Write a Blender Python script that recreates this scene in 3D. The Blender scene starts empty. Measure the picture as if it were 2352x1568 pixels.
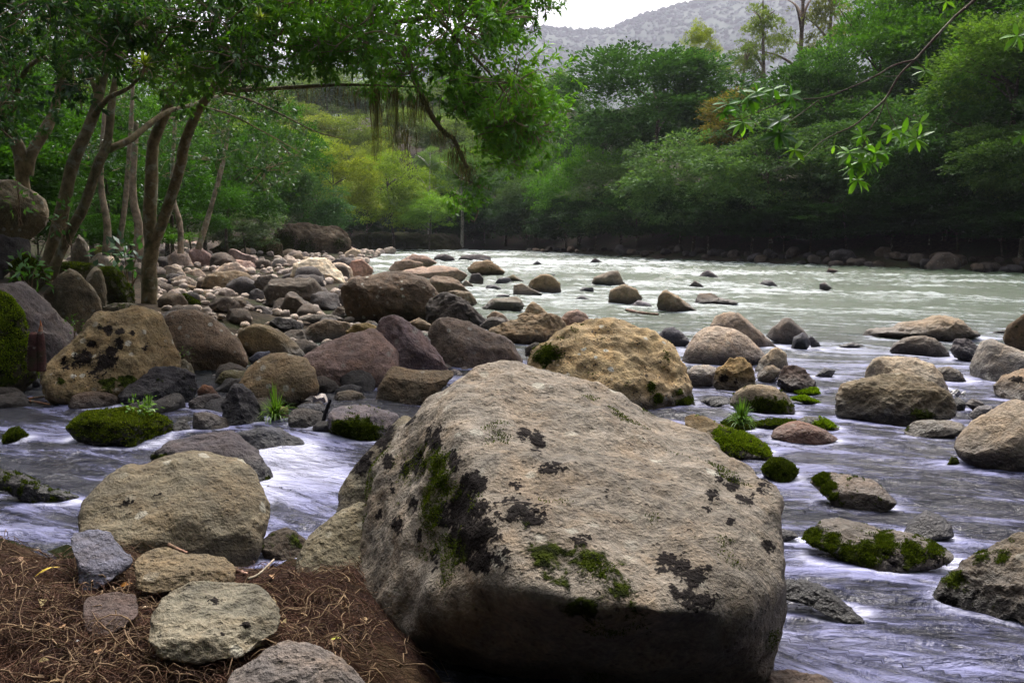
import bpy, bmesh, math, random
import numpy as np
from mathutils import Vector

# ------------------------------------------------------------------ camera, sky, sun, exposure
sc = bpy.context.scene
col = sc.collection
CAM_H = 1.6
FPX = 887.0                       # focal length in pixels of a 1024 wide frame
PITCH = math.atan((341.0 - 235.0) / FPX)
cd = bpy.data.cameras.new("camera")
cd.sensor_width = 36.0
cd.lens = 36.0 * FPX / 1024.0
cd.clip_start = 0.05
cd.clip_end = 20000.0
cam = bpy.data.objects.new("camera", cd)
col.objects.link(cam)
cam.location = (0, 0, CAM_H)
cam.rotation_euler = (math.pi / 2 - PITCH, 0, 0)
sc.camera = cam

SUN_EL = math.radians(54)
SUN_AZ = math.radians(4)        # measured from +Y towards +X
world = bpy.data.worlds.new("World")
sc.world = world
world.use_nodes = True
wn = world.node_tree.nodes
wl = world.node_tree.links
bg = wn["Background"]
sky = wn.new("ShaderNodeTexSky")
sky.sky_type = 'NISHITA'
sky.sun_disc = False
sky.sun_elevation = SUN_EL
sky.sun_rotation = SUN_AZ
sky.air_density = 1.0
sky.dust_density = 10.0
sky.ozone_density = 1.0
hs = wn.new("ShaderNodeHueSaturation")
hs.inputs['Saturation'].default_value = 0.5
wl.new(sky.outputs[0], hs.inputs['Color'])
wl.new(hs.outputs[0], bg.inputs['Color'])
bg.inputs['Strength'].default_value = 0.11

sl = bpy.data.lights.new("sun", 'SUN')
sl.energy = 1.5
sl.angle = math.radians(12)
sl.color = (1.0, 0.95, 0.87)
sun = bpy.data.objects.new("sun", sl)
col.objects.link(sun)
sdir = Vector((math.sin(SUN_AZ) * math.cos(SUN_EL), math.cos(SUN_AZ) * math.cos(SUN_EL), math.sin(SUN_EL)))
sun.rotation_euler = sdir.to_track_quat('Z', 'Y').to_euler()
sun.location = sdir * 50

sc.view_settings.view_transform = 'Standard'
sc.view_settings.look = 'None'
sc.view_settings.exposure = 1.78
sc.view_settings.gamma = 1.0
sc.view_settings.use_curve_mapping = False
sc.render.engine = 'CYCLES'
sc.cycles.use_denoising = True
sc.cycles.max_bounces = 6
sc.cycles.diffuse_bounces = 3
sc.cycles.glossy_bounces = 2
sc.cycles.transmission_bounces = 3
sc.cycles.volume_bounces = 0
sc.cycles.caustics_reflective = False
sc.cycles.caustics_refractive = False

# ------------------------------------------------------------------ helpers
K = FPX * 2352.0 / 1024.0         # the photograph was measured on a 2352 x 1568 copy
FWD = np.array([0, math.cos(PITCH), -math.sin(PITCH)])
UPV = np.array([0, math.sin(PITCH), math.cos(PITCH)])
RGT = np.array([1.0, 0, 0])
CAMP = np.array([0, 0, CAM_H])


def ray(X, Y):
    return FWD + RGT * ((X - 1176.0) / K) + UPV * ((784.0 - Y) / K)


def at_z(X, Y, z):
    d = ray(X, Y)
    t = (z - CAM_H) / d[2]
    return CAMP + d * t


def at_y(X, Y, y):
    d = ray(X, Y)
    return CAMP + d * (y / d[1])


def project(P):
    Q = P - CAMP
    w = Q @ FWD
    return 1176.0 + K * (Q @ RGT) / w, 784.0 - K * (Q @ UPV) / w


def h01(ix, iy, iz, seed):
    h = (ix.astype(np.int64) * 374761393 + iy.astype(np.int64) * 668265263 + iz.astype(np.int64) * 1274126177 + seed * 974634777) & 0xFFFFFFFF
    h = ((h ^ (h >> 13)) * 1274126177) & 0xFFFFFFFF
    h = ((h ^ (h >> 15)) * 2246822519) & 0xFFFFFFFF
    h = h ^ (h >> 16)
    return h.astype(np.float64) / 4294967295.0


def vnoise(P, seed=0):
    i = np.floor(P)
    f = P - i
    i = i.astype(np.int64)
    u = f * f * f * (f * (f * 6 - 15) + 10)
    r = 0
    for a in (0, 1):
        wx = u[:, 0] if a else 1 - u[:, 0]
        for b in (0, 1):
            wy = u[:, 1] if b else 1 - u[:, 1]
            for c in (0, 1):
                wz = u[:, 2] if c else 1 - u[:, 2]
                r = r + wx * wy * wz * h01(i[:, 0] + a, i[:, 1] + b, i[:, 2] + c, seed)
    return r * 2 - 1


def fbm(P, seed=0, octv=4, gain=0.5):
    a, s, r = 1.0, 1.0, 0
    for o in range(octv):
        r = r + a * vnoise(P * s, seed + o * 17)
        a *= gain
        s *= 2.03
    return r


def n2(x, y, seed=0, octv=4, gain=0.5):
    return fbm(np.stack([x, y, np.full_like(x, 0.37)], -1), seed, octv, gain)


def mesh_np(name, V, F, smooth=True):
    """F: (n, 3) or (n, 4) int array"""
    me = bpy.data.meshes.new(name)
    V = np.ascontiguousarray(V, dtype=np.float32)
    F = np.ascontiguousarray(F, dtype=np.int32)
    me.vertices.add(len(V))
    me.vertices.foreach_set('co', V.ravel())
    me.loops.add(F.size)
    me.loops.foreach_set('vertex_index', F.ravel())
    me.polygons.add(len(F))
    me.polygons.foreach_set('loop_start', np.arange(0, F.size, F.shape[1], dtype=np.int32))
    me.update(calc_edges=True)
    if smooth:
        me.polygons.foreach_set('use_smooth', np.ones(len(F), dtype=bool))
    return me


def attr(me, name, data, typ='FLOAT', dom='POINT'):
    a = me.attributes.new(name, typ, dom)
    key = {'FLOAT': 'value', 'FLOAT_VECTOR': 'vector', 'FLOAT_COLOR': 'color'}[typ]
    a.data.foreach_set(key, np.ascontiguousarray(data, dtype=np.float32).ravel())


def link(name, me, mat=None, parent=None, loc=None, color=None):
    if mat is not None and len(me.materials) == 0:
        me.materials.append(mat)
    o = bpy.data.objects.new(name, me)
    col.objects.link(o)
    if parent is not None:
        o.parent = parent
    if loc is not None:
        o.location = loc
    if color is not None:
        o.color = (color[0], color[1], color[2], 1)
    return o


def tag(o, label=None, cat=None, group=None, kind=None):
    if label:
        o["label"] = label
    if cat:
        o["category"] = cat
    if group:
        o["group"] = group
    if kind:
        o["kind"] = kind
    return o


def empty(name, loc, rz=0.0):
    o = bpy.data.objects.new(name, None)
    o.empty_display_size = 0.2
    col.objects.link(o)
    o.location = loc
    o.rotation_euler = (0, 0, rz)
    return o


def unit(v):
    return v / (np.linalg.norm(v, axis=-1, keepdims=True) + 1e-9)


_ico = {}


def ico(level):
    if level not in _ico:
        bm = bmesh.new()
        bmesh.ops.create_icosphere(bm, subdivisions=level, radius=1.0)
        bm.verts.ensure_lookup_table()
        V = np.array([v.co[:] for v in bm.verts])
        F = np.array([[v.index for v in f.verts] for f in bm.faces], dtype=np.int32)
        bm.free()
        _ico[level] = (V, F)
    return _ico[level]


def vnormals(V, F):
    fn = np.cross(V[F[:, 1]] - V[F[:, 0]], V[F[:, 2]] - V[F[:, 0]])
    n = np.zeros_like(V)
    for k in range(3):
        np.add.at(n, F[:, k], fn)
    return unit(n)


def tube(P, R, sides=8, wob=0.0, seed=0):
    """one tapered tube along the polyline P with radii R; returns V, F(quads)"""
    P = np.asarray(P, float)
    R = np.asarray(R, float)
    n = len(P)
    T = unit(np.gradient(P, axis=0))
    ref = np.array([0.13, 0.97, 0.2])
    A = unit(np.cross(T, ref))
    B = np.cross(T, A)
    th = np.linspace(0, 2 * math.pi, sides, endpoint=False)
    V = P[:, None, :] + R[:, None, None] * (np.cos(th)[None, :, None] * A[:, None, :] + np.sin(th)[None, :, None] * B[:, None, :])
    V = V.reshape(-1, 3)
    if wob:
        nn = fbm(V * 3.0, seed, 3)
        ctr = np.repeat(P, sides, axis=0)
        V = ctr + (V - ctr) * (1 + wob * nn)[:, None]
    i = np.arange(n - 1)[:, None] * sides
    j = np.arange(sides)[None, :]
    jn = (j + 1) % sides
    F = np.stack([i + j, i + jn, i + sides + jn, i + sides + j], -1).reshape(-1, 4)
    return V, F


def curve(P, n=16):
    """smooth resample of control points (Catmull-Rom)"""
    P = np.asarray(P, float)
    Q = np.vstack([2 * P[0] - P[1], P, 2 * P[-1] - P[-2]])
    out = []
    m = len(P) - 1
    for t in np.linspace(0, m - 1e-6, n):
        k = int(t)
        u = t - k
        a, b, c, d = Q[k], Q[k + 1], Q[k + 2], Q[k + 3]
        out.append(0.5 * ((2 * b) + (c - a) * u + (2 * a - 5 * b + 4 * c - d) * u * u + (3 * b - a - 3 * c + d) * u ** 3))
    return np.array(out)


class Acc:
    """collects several quad pieces into one mesh"""

    def __init__(self):
        self.V, self.F, self.R, self.n = [], [], [], 0

    def add(self, V, F, rnd=None):
        self.V.append(V)
        self.F.append(F + self.n)
        self.n += len(V)
        self.R.append(np.full(len(F), 0.5) if rnd is None else rnd)

    def mesh(self, name, smooth=True):
        me = mesh_np(name, np.vstack(self.V), np.vstack(self.F), smooth)
        attr(me, 'rnd', np.concatenate(self.R), 'FLOAT', 'FACE')
        return me


def leaves(P, D, N, L, W, fold=0.12):
    """quads: base, left, tip, right"""
    S = unit(np.cross(D, N))
    N = np.cross(S, D)
    L = np.asarray(L)[..., None] if np.ndim(L) else L
    W = np.asarray(W)[..., None] if np.ndim(W) else W
    b = P
    l = P + D * L * 0.48 + S * W * 0.5 + N * W * fold
    r = P + D * L * 0.48 - S * W * 0.5 + N * W * fold
    t = P + D * L - N * L * 0.08
    V = np.stack([b, l, t, r], 1).reshape(-1, 3)
    F = np.arange(len(P) * 4, dtype=np.int32).reshape(-1, 4)
    return V, F


# ------------------------------------------------------------------ materials
def new_mat(name):
    m = bpy.data.materials.new(name)
    m.use_nodes = True
    nt = m.node_tree
    for n in list(nt.nodes):
        nt.nodes.remove(n)
    out = nt.nodes.new("ShaderNodeOutputMaterial")
    return m, nt, out


class NT:
    def __init__(self, nt):
        self.nt = nt

    def node(self, typ, **kw):
        n = self.nt.nodes.new(typ)
        for k, v in kw.items():
            setattr(n, k, v)
        return n

    def put(self, sock, v):
        if v is None:
            return
        if isinstance(v, bpy.types.NodeSocket):
            self.nt.links.new(v, sock)
        else:
            sock.default_value = v

    def math(self, op, a, b=None, clamp=False):
        n = self.node("ShaderNodeMath", operation=op, use_clamp=clamp)
        self.put(n.inputs[0], a)
        self.put(n.inputs[1], b)
        return n.outputs[0]

    def ramp(self, v, lo, hi, a=0.0, b=1.0):
        n = self.node("ShaderNodeMapRange", interpolation_type='SMOOTHSTEP')
        self.put(n.inputs['Value'], v)
        for k, x in (('From Min', lo), ('From Max', hi), ('To Min', a), ('To Max', b)):
            self.put(n.inputs[k], x)
        return n.outputs['Result']

    def mix(self, f, a, b, blend='MIX'):
        n = self.node("ShaderNodeMix", data_type='RGBA', blend_type=blend)
        self.put(n.inputs[0], f)
        self.put(n.inputs[6], a if isinstance(a, bpy.types.NodeSocket) else (*a, 1))
        self.put(n.inputs[7], b if isinstance(b, bpy.types.NodeSocket) else (*b, 1))
        return n.outputs[2]

    def scale(self, c, f):
        n = self.node("ShaderNodeVectorMath", operation='SCALE')
        self.put(n.inputs[0], c)
        self.put(n.inputs['Scale'], f)
        return n.outputs[0]

    def noise(self, vec, scale, detail=4.0, rough=0.55, dist=0.0):
        n = self.node("ShaderNodeTexNoise")
        self.put(n.inputs['Vector'], vec)
        n.inputs['Scale'].default_value = scale
        n.inputs['Detail'].default_value = detail
        n.inputs['Roughness'].default_value = rough
        n.inputs['Distortion'].default_value = dist
        return n.outputs['Fac']

    def voro(self, vec, scale, feature='F1', rnd=1.0):
        n = self.node("ShaderNodeTexVoronoi", feature=feature)
        self.put(n.inputs['Vector'], vec)
        n.inputs['Scale'].default_value = scale
        n.inputs['Randomness'].default_value = rnd
        return n.outputs['Distance']

    def mapping(self, vec, scale=(1, 1, 1), loc=None):
        n = self.node("ShaderNodeMapping")
        self.put(n.inputs['Vector'], vec)
        n.inputs['Scale'].default_value = scale
        if loc is not None:
            self.put(n.inputs['Location'], loc)
        return n.outputs[0]

    def bump(self, h, strength, dist, normal=None):
        n = self.node("ShaderNodeBump")
        n.inputs['Strength'].default_value = strength
        n.inputs['Distance'].default_value = dist
        self.put(n.inputs['Height'], h)
        self.put(n.inputs['Normal'], normal)
        return n.outputs[0]


def mat_rock():
    m, nt, out = new_mat("river_rock")
    t = NT(nt)
    tc = t.node("ShaderNodeTexCoord")
    oi = t.node("ShaderNodeObjectInfo")
    comb = t.node("ShaderNodeCombineXYZ")
    r100 = t.math('MULTIPLY', oi.outputs['Random'], 57.0)
    t.put(comb.inputs[0], r100)
    t.put(comb.inputs[1], t.math('MULTIPLY', oi.outputs['Random'], 91.0))
    va = t.node("ShaderNodeVectorMath", operation='ADD')
    t.put(va.inputs[0], tc.outputs['Object'])
    t.put(va.inputs[1], comb.outputs[0])
    P = va.outputs[0]
    at = t.node("ShaderNodeAttribute", attribute_name="marks")
    sep = t.node("ShaderNodeSeparateColor")
    t.put(sep.inputs[0], at.outputs['Color'])
    moss_a, dark_a, lich_a = sep.outputs[0], sep.outputs[1], sep.outputs[2]
    wet_a = at.outputs['Alpha']
    geo = t.node("ShaderNodeNewGeometry")
    sxyz = t.node("ShaderNodeSeparateXYZ")
    t.put(sxyz.inputs[0], geo.outputs['Position'])
    nxyz = t.node("ShaderNodeSeparateXYZ")
    t.put(nxyz.inputs[0], geo.outputs['Normal'])

    n1 = t.noise(P, 2.2, 5, 0.6, 0.4)
    n2_ = t.noise(P, 11.0, 6, 0.65, 0.3)
    n3 = t.noise(P, 60.0, 4, 0.6)
    n4 = t.noise(P, 4.5, 6, 0.7, 0.8)
    base = oi.outputs['Color']
    c = t.scale(base, t.ramp(n1, 0.28, 0.72, 0.68, 1.28))
    c = t.scale(c, t.ramp(n2_, 0.3, 0.7, 0.72, 1.22))
    c = t.scale(c, t.ramp(n3, 0.3, 0.7, 0.74, 1.2))
    # warm / cool mineral drift
    c = t.mix(t.ramp(n4, 0.42, 0.7, 0.0, 0.5), c, t.mix(1.0, c, (1.25, 1.0, 0.72), 'MULTIPLY'))
    c = t.mix(t.ramp(n4, 0.3, 0.46, 0.4, 0.0), c, t.mix(1.0, c, (0.88, 0.97, 1.12), 'MULTIPLY'))
    # pale crustose lichen blots
    vv = t.voro(P, 7.0)
    wob = t.math('MULTIPLY', t.math('SUBTRACT', n2_, 0.5), 0.35)
    lsp = t.ramp(t.math('ADD', vv, wob), 0.16, 0.24, 1.0, 0.0)
    lsp = t.math('MULTIPLY', lsp, t.ramp(n1, 0.45, 0.6))
    lsp = t.math('MULTIPLY', lsp, lich_a)
    c = t.mix(t.math('MULTIPLY', lsp, 0.75), c, (0.42, 0.41, 0.34))
    # dark specks and pits
    vs = t.voro(P, 26.0)
    sp = t.math('MULTIPLY', t.ramp(t.math('ADD', vs, t.math('MULTIPLY', wob, 0.8)), 0.16, 0.26, 1.0, 0.0), t.ramp(n4, 0.40, 0.56))
    sp = t.math('MULTIPLY', sp, t.math('ADD', t.math('MULTIPLY', lich_a, 0.5), 0.25))
    c = t.mix(t.math('MULTIPLY', sp, 0.75), c, (0.035, 0.028, 0.022))
    # black lichen patches, also the shade put on the main boulder's left face
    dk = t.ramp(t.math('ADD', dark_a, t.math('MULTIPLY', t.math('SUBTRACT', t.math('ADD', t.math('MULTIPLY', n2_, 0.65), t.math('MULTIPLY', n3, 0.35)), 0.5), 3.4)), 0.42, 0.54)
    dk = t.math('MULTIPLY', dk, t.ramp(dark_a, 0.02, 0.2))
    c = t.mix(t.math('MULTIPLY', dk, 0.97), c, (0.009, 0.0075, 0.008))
    # wet, stained foot of stones standing in water
    zz = t.math('SUBTRACT', sxyz.outputs[2], t.math('MULTIPLY', t.math('SUBTRACT', n1, 0.5), 0.16))
    wet = t.math('MULTIPLY', t.ramp(zz, 0.02, t.math('ADD', 0.08, t.math('MULTIPLY', wet_a, 0.16)), 1.0, 0.0), t.math('MINIMUM', wet_a, 1.0))
    c = t.mix(wet, c, t.mix(1.0, c, (0.17, 0.17, 0.19), 'MULTIPLY'))
    # moss
    mo = t.ramp(t.math('ADD', moss_a, t.math('MULTIPLY', t.math('SUBTRACT', n2_, 0.5), 2.2)), 0.42, 0.62)
    mo = t.math('MULTIPLY', mo, t.ramp(moss_a, 0.02, 0.2))
    mcol = t.mix(t.ramp(t.noise(P, 24.0, 4), 0.35, 0.65), (0.009, 0.012, 0.002), (0.05, 0.066, 0.007))
    c = t.mix(mo, c, mcol)
    b = t.node("ShaderNodeBsdfPrincipled")
    t.put(b.inputs['Base Color'], c)
    rough = t.math('SUBTRACT', 0.85, t.math('MULTIPLY', wet, 0.5))
    t.put(b.inputs['Roughness'], t.math('MAXIMUM', rough, t.math('MULTIPLY', mo, 0.9)))
    t.put(b.inputs['Specular IOR Level'], t.math('MULTIPLY', 0.35, t.math('SUBTRACT', 1.0, t.math('MAXIMUM', t.math('MULTIPLY', dk, 0.9), t.math('MULTIPLY', mo, 0.9)))))
    hgt = t.math('ADD', t.math('MULTIPLY', n2_, 1.0), t.math('MULTIPLY', n3, 0.35))
    hgt = t.math('SUBTRACT', hgt, t.math('MULTIPLY', sp, 0.5))
    hgt = t.math('ADD', hgt, t.math('MULTIPLY', mo, t.noise(P, 90.0, 3)))
    bu = t.bump(hgt, 0.9, 0.055)
    t.put(b.inputs['Normal'], bu)
    nt.links.new(b.outputs[0], out.inputs[0])
    return m


def mat_leaf(name, gloss=0.06, trans=0.35):
    m, nt, out = new_mat(name)
    t = NT(nt)
    oi = t.node("ShaderNodeObjectInfo")
    a = t.node("ShaderNodeAttribute", attribute_name="rnd")
    r = a.outputs['Fac']
    c = t.scale(oi.outputs['Color'], t.ramp(r, 0.0, 1.0, 0.55, 1.5))
    c = t.mix(t.ramp(r, 0.75, 1.0, 0.0, 0.5), c, t.mix(1.0, c, (1.6, 1.15, 0.5), 'MULTIPLY'))
    d = t.node("ShaderNodeBsdfDiffuse")
    t.put(d.inputs[0], c)
    tr = t.node("ShaderNodeBsdfTranslucent")
    t.put(tr.inputs[0], t.mix(1.0, c, (1.5, 1.7, 0.6), 'MULTIPLY'))
    g = t.node("ShaderNodeBsdfGlossy")
    g.inputs['Roughness'].default_value = 0.38
    g.inputs[0].default_value = (0.8, 0.85, 0.9, 1)
    m1 = t.node("ShaderNodeMixShader")
    m1.inputs[0].default_value = trans
    nt.links.new(d.outputs[0], m1.inputs[1])
    nt.links.new(tr.outputs[0], m1.inputs[2])
    m2 = t.node("ShaderNodeMixShader")
    m2.inputs[0].default_value = gloss
    nt.links.new(m1.outputs[0], m2.inputs[1])
    nt.links.new(g.outputs[0], m2.inputs[2])
    nt.links.new(m2.outputs[0], out.inputs[0])
    return m


def mat_bark():
    m, nt, out = new_mat("bark")
    t = NT(nt)
    oi = t.node("ShaderNodeObjectInfo")
    geo = t.node("ShaderNodeNewGeometry")
    P = geo.outputs['Position']
    n1 = t.noise(P, 3.0, 5, 0.6)
    n2_ = t.noise(t.mapping(P, (11, 11, 9)), 1.0, 5, 0.65)
    n5 = t.noise(P, 5.5, 5, 0.65, 0.5)
    c = t.scale(oi.outputs['Color'], t.ramp(n2_, 0.3, 0.7, 0.55, 1.35))
    c = t.mix(t.ramp(n5, 0.53, 0.64, 0.0, 0.75), c, (0.27, 0.26, 0.2))
    c = t.mix(t.ramp(n1, 0.5, 0.66, 0.0, 0.65), c, (0.03, 0.042, 0.012))
    b = t.node("ShaderNodeBsdfPrincipled")
    t.put(b.inputs['Base Color'], c)
    b.inputs['Roughness'].default_value = 0.9
    b.inputs['Specular IOR Level'].default_value = 0.2
    t.put(b.inputs['Normal'], t.bump(n2_, 0.7, 0.03))
    nt.links.new(b.outputs[0], out.inputs[0])
    return m


def mat_plain(name, c1, c2, scale=8.0, rough=0.85, bump=0.4, usecol=False):
    m, nt, out = new_mat(name)
    t = NT(nt)
    tc = t.node("ShaderNodeTexCoord")
    n1 = t.noise(tc.outputs['Object'], scale, 5, 0.6)
    c = t.mix(t.ramp(n1, 0.3, 0.7), c1, c2)
    if usecol:
        oi = t.node("ShaderNodeObjectInfo")
        c = t.mix(1.0, c, oi.outputs['Color'], 'MULTIPLY')
    b = t.node("ShaderNodeBsdfPrincipled")
    t.put(b.inputs['Base Color'], c)
    b.inputs['Roughness'].default_value = rough
    b.inputs['Specular IOR Level'].default_value = 0.3
    if bump:
        t.put(b.inputs['Normal'], t.bump(n1, bump, 0.03))
    nt.links.new(b.outputs[0], out.inputs[0])
    return m


def mat_ground():
    m, nt, out = new_mat("ground_soil")
    t = NT(nt)
    geo = t.node("ShaderNodeNewGeometry")
    P = geo.outputs['Position']
    n1 = t.noise(P, 0.6, 5, 0.6)
    n2_ = t.noise(P, 6.0, 6, 0.65)
    c = t.mix(t.ramp(n2_, 0.3, 0.7), (0.012, 0.008, 0.005), (0.05, 0.036, 0.022))
    c = t.mix(t.ramp(n1, 0.45, 0.62, 0.0, 0.7), c, (0.018, 0.028, 0.007))
    b = t.node("ShaderNodeBsdfPrincipled")
    t.put(b.inputs['Base Color'], c)
    b.inputs['Roughness'].default_value = 0.95
    b.inputs['Specular IOR Level'].default_value = 0.1
    t.put(b.inputs['Normal'], t.bump(n2_, 0.8, 0.08))
    nt.links.new(b.outputs[0], out.inputs[0])
    return m


def mat_litter():
    m, nt, out = new_mat("root_litter")
    t = NT(nt)
    geo = t.node("ShaderNodeNewGeometry")
    P = geo.outputs['Position']
    n1 = t.noise(P, 2.5, 5, 0.6)
    n2_ = t.noise(P, 30.0, 6, 0.7, 1.5)
    n3 = t.noise(P, 9.0, 5, 0.7)
    c = t.mix(t.ramp(n2_, 0.32, 0.68), (0.008, 0.004, 0.003), (0.07, 0.032, 0.02))
    c = t.mix(t.ramp(n3, 0.4, 0.62, 0.0, 0.6), c, (0.035, 0.016, 0.012))
    c = t.mix(t.ramp(n1, 0.5, 0.66, 0.0, 0.5), c, (0.1, 0.07, 0.035))
    b = t.node("ShaderNodeBsdfPrincipled")
    t.put(b.inputs['Base Color'], c)
    b.inputs['Roughness'].default_value = 0.95
    b.inputs['Specular IOR Level'].default_value = 0.1
    t.put(b.inputs['Normal'], t.bump(t.math('ADD', n2_, n3), 1.0, 0.04))
    nt.links.new(b.outputs[0], out.inputs[0])
    return m


def mat_water():
    m, nt, out = new_mat("river_water")
    t = NT(nt)
    fl = t.node("ShaderNodeAttribute", attribute_name="flow")
    fo = t.node("ShaderNodeAttribute", attribute_name="foam")
    far = t.node("ShaderNodeAttribute", attribute_name="silt")
    V = fl.outputs['Vector']
    s1 = t.noise(t.mapping(V, (0.8, 3.6, 1)), 1.0, 6, 0.6, 0.7)
    s2 = t.noise(t.mapping(V, (2.6, 9.5, 1)), 1.0, 6, 0.62, 0.9)
    s3 = t.noise(t.mapping(V, (9.0, 24.0, 1)), 1.0, 4, 0.6, 0.9)
    st = t.math('ADD', t.math('MULTIPLY', s1, 0.62), t.math('ADD', t.math('MULTIPLY', s2, 0.38), t.math('MULTIPLY', s3, 0.2)))
    f = t.math('ADD', fo.outputs['Fac'], t.math('MULTIPLY', t.math('SUBTRACT', st, 0.6), 2.9))
    f = t.ramp(f, 0.25, 1.05)
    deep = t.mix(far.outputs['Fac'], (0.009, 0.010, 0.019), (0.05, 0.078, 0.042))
    foamc = t.mix(far.outputs['Fac'], (0.205, 0.215, 0.40), (0.43, 0.475, 0.49))  # near foam carries bluish shade as lilac, far foam the sky's reflection
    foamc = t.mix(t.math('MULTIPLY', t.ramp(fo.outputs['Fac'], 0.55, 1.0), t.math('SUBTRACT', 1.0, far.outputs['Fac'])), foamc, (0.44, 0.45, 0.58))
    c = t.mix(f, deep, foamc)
    b = t.node("ShaderNodeBsdfPrincipled")
    t.put(b.inputs['Base Color'], c)
    t.put(b.inputs['Roughness'], t.ramp(f, 0.0, 0.8, 0.12, 0.55))
    b.inputs['IOR'].default_value = 1.33
    geo = t.node("ShaderNodeNewGeometry")
    rp = t.noise(t.mapping(geo.outputs['Position'], (5, 9, 5)), 1.0, 4, 0.6, 0.8)
    h = t.math('ADD', t.math('MULTIPLY', rp, 0.8), t.math('MULTIPLY', s1, 1.0))
    h = t.math('ADD', h, t.math('ADD', t.math('MULTIPLY', s2, 0.5), t.math('MULTIPLY', s3, 0.15)))
    t.put(b.inputs['Normal'], t.bump(h, 0.8, 0.14))
    nt.links.new(b.outputs[0], out.inputs[0])
    return m


M_ROCK = mat_rock()
M_LEAF = mat_leaf("tree_leaf", 0.01, 0.33)
M_NEAR = mat_leaf("broad_leaf", 0.03, 0.35)
M_MOSS = mat_leaf("moss_fibre", 0.0, 0.25)
M_BARK = mat_bark()
M_GROUND = mat_ground()
M_LITTER = mat_litter()
M_WATER = mat_water()
M_ROOT = mat_plain("dry_root", (0.07, 0.04, 0.022), (0.26, 0.175, 0.10), 12.0, 0.9, 0.3)
M_FIBRE = mat_plain("root_fibre", (0.03, 0.014, 0.009), (0.11, 0.052, 0.03), 10.0, 0.9, 0.0)
M_DRY = mat_plain("dry_leaf", (0.75, 0.75, 0.75), (1.1, 1.05, 1.0), 25.0, 0.7, 0.3, True)

# ------------------------------------------------------------------ the setting: ground, river, hill, haze
RIVER = np.array([(-0.1, 0.3), (-0.35, 2.0), (-0.45, 3.3), (-0.8, 4.0), (-1.6, 4.05), (-2.6, 4.35), (-8, 4.6), (-12, 6), (-12, 8.2),
                  (-5.5, 8.3), (-4, 8.3), (-2.8, 8.8), (-1.6, 9.8), (-0.6, 12), (-0.9, 16), (-4.5, 24), (-7, 40), (-11, 75),
                  (-18, 90), (-50, 96), (-50, 110), (-20, 108), (-4, 101), (2.5, 90), (8, 67), (14, 50.5), (23, 37.5), (40, 27),
                  (70, 17), (70, -12), (0, -12)], float)


def river_sdf(x, y):
    A = RIVER
    B = np.roll(A, -1, axis=0)
    d = np.full(x.shape, 1e9)
    inside = np.zeros(x.shape, bool)
    for a, b in zip(A, B):
        e = b - a
        px, py = x - a[0], y - a[1]
        t = np.clip((px * e[0] + py * e[1]) / (e @ e), 0, 1)
        d = np.minimum(d, np.hypot(px - e[0] * t, py - e[1] * t))
        cond = ((a[1] <= y) & (b[1] > y)) | ((b[1] <= y) & (a[1] > y))
        if abs(e[1]) > 1e-9:
            xi = a[0] + (y - a[1]) / e[1] * e[0]
            inside ^= cond & (x < xi)
    return np.where(inside, -d, d)


def ground_h(x, y):
    x = np.asarray(x, float)
    y = np.asarray(y, float)
    d = river_sdf(x, y)
    right = (x > np.interp(y, [-20, 0, 30, 75, 100, 110], [0, 0, 1, -2, -30, -400]))
    do = np.maximum(d, 0)
    # left: a stony bar that climbs slowly into the wood
    wetb = np.clip((y - 13) / 10, 0, 1)
    left_h = -0.16 + 0.24 * wetb + 0.02 * do + 0.25 * np.clip(do - 2.5, 0, 3) * (1 - wetb) * .3 + 0.22 * np.maximum(do - 12, 0) ** 0.9
    left_h = np.minimum(left_h, 9 + 0.06 * do)
    right_h = 0.6 * (1 - np.exp(-do / 1.3)) + 0.42 * np.maximum(do - 3, 0)
    right_h = np.minimum(right_h, 20 + 0.05 * do)
    # the bank under the boulders at the far left of the frame
    h = np.where(right, right_h, left_h)
    near_left = np.clip((-3.5 - x) / 5, 0, 1) * np.clip((26 - y) / 8, 0, 1) * np.clip((y - 8) / 3, 0, 1)
    h = h + near_left * 0.1 * (d > 0)
    nz = n2(x * 0.25, y * 0.25, 5, 4)
    h = h + np.clip(do, 0, 4) * 0.09 * nz
    bed = -0.45 * (1 - np.exp(np.minimum(d, 0) / 0.35))
    return np.where(d > 0, h, bed + 0.10 * np.exp(np.minimum(d, 0) / 0.35))


def gh(x, y):
    return float(ground_h(np.array([x]), np.array([y]))[0])


def fan_grid(ys, ncol, slope, base, skew=0.0):
    u = np.linspace(-1, 1, ncol)
    X = u[None, :] * (np.maximum(ys, 0)[:, None] * slope + base) + skew
    Y = np.repeat(ys[:, None], ncol, axis=1)
    i = np.arange(len(ys) - 1)[:, None] * ncol
    j = np.arange(ncol - 1)[None, :]
    F = np.stack([i + j, i + j + 1, i + ncol + j + 1, i + ncol + j], -1).reshape(-1, 4)
    return X, Y, F


ys = np.concatenate([np.linspace(-14, 1.0, 16), 1.0 + np.geomspace(0.12, 900, 250)])
GX, GY, GF = fan_grid(ys, 240, 1.3, 14)
GZ = ground_h(GX.ravel(), GY.ravel())
ground = link("ground", mesh_np("ground", np.stack([GX.ravel(), GY.ravel(), GZ], -1), GF), M_GROUND)
tag(ground, "dark earth of the river banks and the stony bar", kind='structure')

# soil bank with root litter, near left
by, bx = np.meshgrid(np.linspace(0.9, 4.5, 190), np.linspace(-4.6, 0.7, 230), indexing='ij')


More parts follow.
